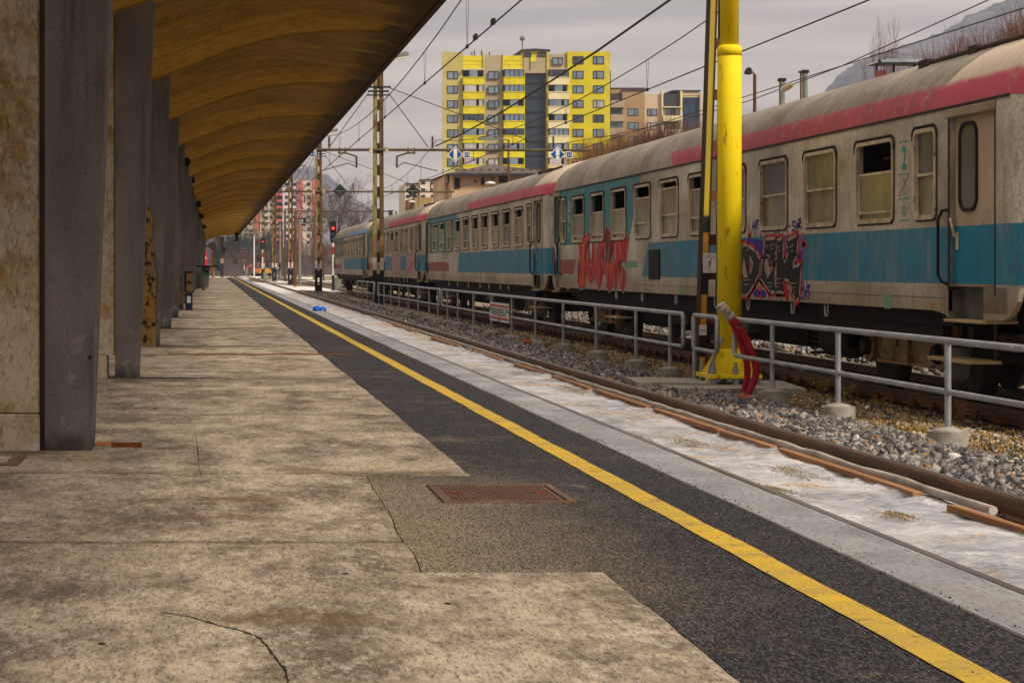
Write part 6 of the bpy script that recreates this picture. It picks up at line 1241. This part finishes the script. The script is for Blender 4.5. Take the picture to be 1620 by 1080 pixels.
def shrub_mesh(key, h, n, w):
    random.seed(sum(map(ord,key))); m = MB()
    for i in range(n):
        a = random.uniform(0,6.28); r0 = random.uniform(0,w*0.6); o = Vector((r0*math.cos(a), r0*math.sin(a)*0.6, -0.2)); d = Vector((random.gauss(0,0.22),random.gauss(0,0.22),1)).normalized()
        branch(m, o, d, h*random.uniform(0.45,0.8), 0.045, 2, 0.38, 0.9, 3, 4)
    zm = sorted(v[2] for v in m.v)[int(len(m.v)*0.985)]; m.v = [(x*0.8,y*0.8,z*h/zm) for x,y,z in m.v]
    return m.mesh(key)
SM = [shrub_mesh('bush%d' % i, 4.5, 22, 1.6) for i in range(3)]
TOPS = [(905,232),(930,215),(950,206),(985,211),(1015,205),(1040,190),(1060,195),(1092,191),(1130,190)]
def topy(px):
    for (a,ya),(b,yb) in zip(TOPS, TOPS[1:]):
        if px <= b: return ya+(yb-ya)*(px-a)/(b-a)
    return 190
def shrub(px, Y, gz, h, lab, mm, grp):
    t = part('bare_shrub', SM[random.randrange(3)], mt[mm], None, (at(px,0,Y).x, Y, gz), (0,0,random.uniform(0,6.28))); t.scale = (h/4.5,)*3; tag(t, lab, 'shrub', grp)
# embankment behind the train on the right
def bz(X, Y): 
    u = min(max((X-20)/14.0,0),1); f = u*u*(3-2*u); hgt = 9.9 if Y > 110 else 7.4 + (9.9-7.4)*max(0,(Y-80)/30)
    return -0.55 + (hgt)*f + 0.25*mnoise.noise(Vector((X*0.3,Y*0.2,0)))
bm_ = MB(); nxb, nyb = 20, 40
for j in range(nyb+1):
    for i in range(nxb+1): X = 20+70*(i/nxb)**1.3; Y = 40+160*j/nyb; bm_.v.append((X,Y,bz(X,Y)))
for j in range(nyb):
    for i in range(nxb): a = j*(nxb+1)+i; bm_.face((a,a+1,a+nxb+2,a+nxb+1), True)
struct('embankment', bm_, mt['bank'])
random.seed(5)
for j, px in enumerate([1338,1352,1366,1380,1440,1447,1454,1460,1467,1474,1481,1488,1496,1503,1510,1518,1525,1532,1540,1547,1555,1562,1570,1577,1585,1593,1600,1608,1615,1622,1632,1640]):
    Y = 92+random.uniform(-6,6); X = at(px,0,Y).x; zt = E+(VY-(118-(px-1338)*0.29 if px < 1400 else 100-(px-1440)*0.42))*Y/F; gz = bz(X,Y); h = max((zt-gz)*(0.62 if px < 1400 else 0.93)+random.uniform(-0.5,0.4),1.2)
    shrub(px, Y, gz, h, 'red brown leafless shrub on the bank above the graffiti coach roof', 'twig', 'shrubs on the bank above the nearest coach')
bare_tree(1399, 120, 9.0, 'slim', 'slender bare tree on the bank behind the metal shelter', None, bz(at(1399,0,120).x,120)-1.0, 'bark', 'twig')
bare_tree(1612, 88, 5.6, 'slim', 'young bare tree among the shrubs on the bank above the coach door', None, bz(at(1612,0,88).x,88), 'bark', 'twig')
for j, px in enumerate(range(908, 1125, 11)):
    Y = 160+random.uniform(-10,10); X = at(px,0,Y).x; zt = E+(VY-topy(px))*Y/F; gz = min(bz(X,Y), zt-2.2); h = zt-gz+random.uniform(-0.8,0.6)
    shrub(px, Y, gz, h, 'ochre leafless shrub above the coach roof in front of the flats', 'twigo' if px < 1000 else random.choice(['twigo','twig']), 'shrubs in front of the flats')
bare_tree(536, 300, 17.2, 'big', 'large spreading bare tree between the second mast and the last coach', None, -0.5, 'bark', 'bark', 0.6)
bare_tree(497, 330, 17.5, 'big', 'second large bare tree in front of the red and white flats', None, -0.5, 'bark', 'twigp', 2.0)
bare_tree(566, 310, 13.0, 'big', 'low wide bare tree rising over the roof of the last coach', None, -0.5, 'bark', 'twigp', 4.0)
bare_tree(512, 215, 5.6, 'mid', 'red brown bare bush tree beside the red signal', None, -0.5, 'twig', 'twig')
bare_tree(497, 250, 6.4, 'mid', 'rounded grey brown bush tree under the plate with a white 2', None, -0.5, 'bark', 'twigp')
bare_tree(551, 150, 4.6, 'mid', 'dark bare shrub tree behind the end of the last coach', None, -0.5, 'bark', 'twig')
def fir_mesh(key, h):
    random.seed(sum(map(ord,key))); m = MB()
    for k in range(15):
        z = h*(0.08+0.90*k/15); r = h*0.21*(1-k/15.5)
        for i in range(13):
            a = random.uniform(0,6.28); rr = r*random.uniform(0.6,1.15); w = rr*0.28; c, s_ = math.cos(a), math.sin(a)
            m.poly([(0,0,z+h*0.05),(c*rr*0.6-s_*w,s_*rr*0.6+c*w,z-rr*0.15),(c*rr,s_*rr,z-rr*0.42),(c*rr*0.6+s_*w,s_*rr*0.6-c*w,z-rr*0.15)])
    return m.mesh(key)
FM = [fir_mesh('fir0', 10), fir_mesh('firb', 10)]; TR = MB().tube([(0,0,-0.4),(0,0,9)], [0.22,0.05], 6).mesh('fir_trunk')
def fir(px, Y, h, lab, grp=None, gz=-0.5):
    t = thing('fir_tree', lab, 'tree', (at(px,0,Y).x, Y, gz), grp); s = h/10; a = random.uniform(0,6.28)
    for nm, me, mm in (('trunk',TR,'bark'),('crown',random.choice(FM),'fir')): o = part(nm, me, mt[mm], t, None, (0,0,a)); o.scale = (s*1.15,s*1.15,s)
fir(626.5, 250, 9.3, 'taller dark fir next to the pale flats'); fir(612, 250, 7.3, 'shorter dark fir next to the tall one')
part_c = thing('chimney', 'dark chimney stub between the firs and the pale flats', 'chimney', (at(618,0,252).x, 252, -0.5)); part('stack', MB().box(-0.25,0.25,-0.25,0.25,0,8.9), mt['panel'], part_c); part('cap', MB().box(-0.32,0.32,-0.32,0.32,8.905,9.05), mt['panel'], part_c)
# wood behind the yard
m = MB(); NX = 60
for j in range(9):
    for i in range(NX+1):
        px = 300+250*i/NX; Y = 330+14*j; X = (px-VX)*Y/F; f = (j/8.0); top = 7.2 if px < 430 else max(7.2-(px-430)*0.045, 2.2)
        m.v.append((X, Y, -0.6+top*f**0.8 + (0.9*mnoise.noise(Vector((X*0.35,Y*0.1,3)))+0.5*mnoise.noise(Vector((X*1.2,Y*0.3,8))))*f))
for j in range(8):
    for i in range(NX): a = j*(NX+1)+i; m.face((a,a+1,a+NX+2,a+NX+1), True)
struct('wooded_slope', m, mt['forest'])
def wz(px, Y): f = min(max((Y-330)/112.0,0),1); return -0.6 + (7.2 if px < 430 else max(7.2-(px-430)*0.045,2.2))*f**0.8
for i in range(46):
    px = random.uniform(338, 440) if i < 36 else random.uniform(440, 470); Y = random.uniform(335, 425)
    fir(px, Y, random.uniform(3.5,6.5)*(1 if px < 430 else 0.8), 'small dark fir in the wood on the far slope', 'firs in the wood behind the yard', wz(px,Y)-0.2)
for i in range(70):
    px = random.uniform(335, 530); Y = random.uniform(300, 425)
    bare_tree(px, Y, random.uniform(3.5,6.0), 'mid', 'grey brown bare tree in the wood behind the yard', 'bare trees in the wood behind the yard', wz(px,Y)-0.2, 'twigp', 'twigp')
for j, (px, Y) in enumerate([(467,150),(474,160),(451,215),(443,240),(402,300)]):
    p = at(px,0,Y); t = thing('catenary_pole', ['plain timber pole standing beyond the third mast','thin concrete pole beside the timber pole','thin dark pole behind the third mast','thin grey pole near the S plate','white pole in the far yard near the small red signal'][j], 'pole', (p.x, Y, -0.5)); part('shaft', MB().tube([(0,0,0),(0,0,[6.0,5.6,8,7,6.5][j])],[0.14,0.10],8), mt[['mastr','lampg','bark','lampg','white'][j]], t); part('crossarm', MB().box(-1.2,1.2,-0.04,0.04,[5.6,5.2,7.6,6.6,6.1][j],[5.68,5.28,7.7,6.7,6.2][j]), mt['lampg'], t)
for j, (px, Y) in enumerate([(357,335),(379,290),(366,380)]):
    p = at(px,0,Y); t = thing('portal_frame', ['wire portal spanning the far yard tracks','nearer wire portal over the yard','farthest wire portal against the wood'][j], 'gantry', (p.x, Y, -0.5))
    h = [7.6,7.2,7.8][j]
    for sx in (-6.5, 6.5): part('leg', MB().box(sx-0.14,sx+0.14,-0.1,0.1,0,h), mt['mastr'], t)
    part('beam', MB().box(-6.5,6.5,-0.11,0.11,h-0.25,h-0.05), mt['lampg'], t); part('cross_wire', MB().cyl((-6.5,0,h-1.1),(6.5,0,h-1.1),0.03,5), mt['wire'], t)
    for sx in (-4.5,-1.5,1.5,4.5): part('insulator', cached('cm_ins', insulator), mt['insul'], t, (sx, 0, h-0.8))

# ------------------------------------------------------------------ mountains and haze
def mountain(ridge, Yf, Yr, seed):
    m = MB(); N = 200; R = 14
    def rz(px):
        for (a,za),(b,zb) in zip(ridge, ridge[1:]):
            if px <= b: return za+(zb-za)*(px-a)/(b-a)
        return ridge[-1][1]
    for j in range(R+1):
        f = j/R; Y = Yf+(Yr-Yf)*f
        for i in range(N+1):
            px = ridge[0][0]+(ridge[-1][0]-ridge[0][0])*i/N; X = (px-VX)*Yr/F
            zt = E+(VY-rz(px))*Yr/F; z = -0.6 + (zt+0.6)*math.sin(f*math.pi/2)**1.1
            z += (14*mnoise.noise(Vector((X*0.012,Y*0.012,seed)))*f*(1-f)*2 + (5.0*mnoise.noise(Vector((X*0.09,Y*0.05,seed)))+3.5*mnoise.noise(Vector((X*0.31,Y*0.2,seed+4))))*min(1,f*1.5))
            m.v.append((X,Y,max(z,-0.6)))
    for j in range(R):
        for i in range(N): a = j*(N+1)+i; m.face((a,a+1,a+N+2,a+N+1))
    return struct('mountain', m, mt['hill'])
mountain([(1150,423),(1230,260),(1309,138),(1338,109),(1379,87),(1436,73),(1478,57),(1506,42),(1530,27),(1557,15),(1586,3),(1640,-14),(1760,-40),(1900,-45)], 1500, 2300, 3.0)
mountain([(180,330),(300,300),(400,272),(450,264),(478,266),(500,276),(525,300),(560,326),(585,345),(620,372),(660,400),(720,423)], 1600, 2300, 9.0)
hz = MB().box(-560, 1420, -40, 2600, -2.2, 380); ho = bpy.data.objects.new('haze', hz.mesh('haze')); C.objects.link(ho); ho['kind'] = 'stuff'
hm = bpy.data.materials.new('haze air'); hm.use_nodes = True; nt = hm.node_tree; nt.nodes.clear(); o_ = nt.nodes.new('ShaderNodeOutputMaterial'); pv = nt.nodes.new('ShaderNodeVolumePrincipled')
pv.inputs['Color'].default_value = (0.80, 0.86, 1.0, 1); pv.inputs['Density'].default_value = 0.00020; pv.inputs['Anisotropy'].default_value = 0.2; nt.links.new(pv.outputs[0], o_.inputs['Volume']); ho.data.materials.append(hm)
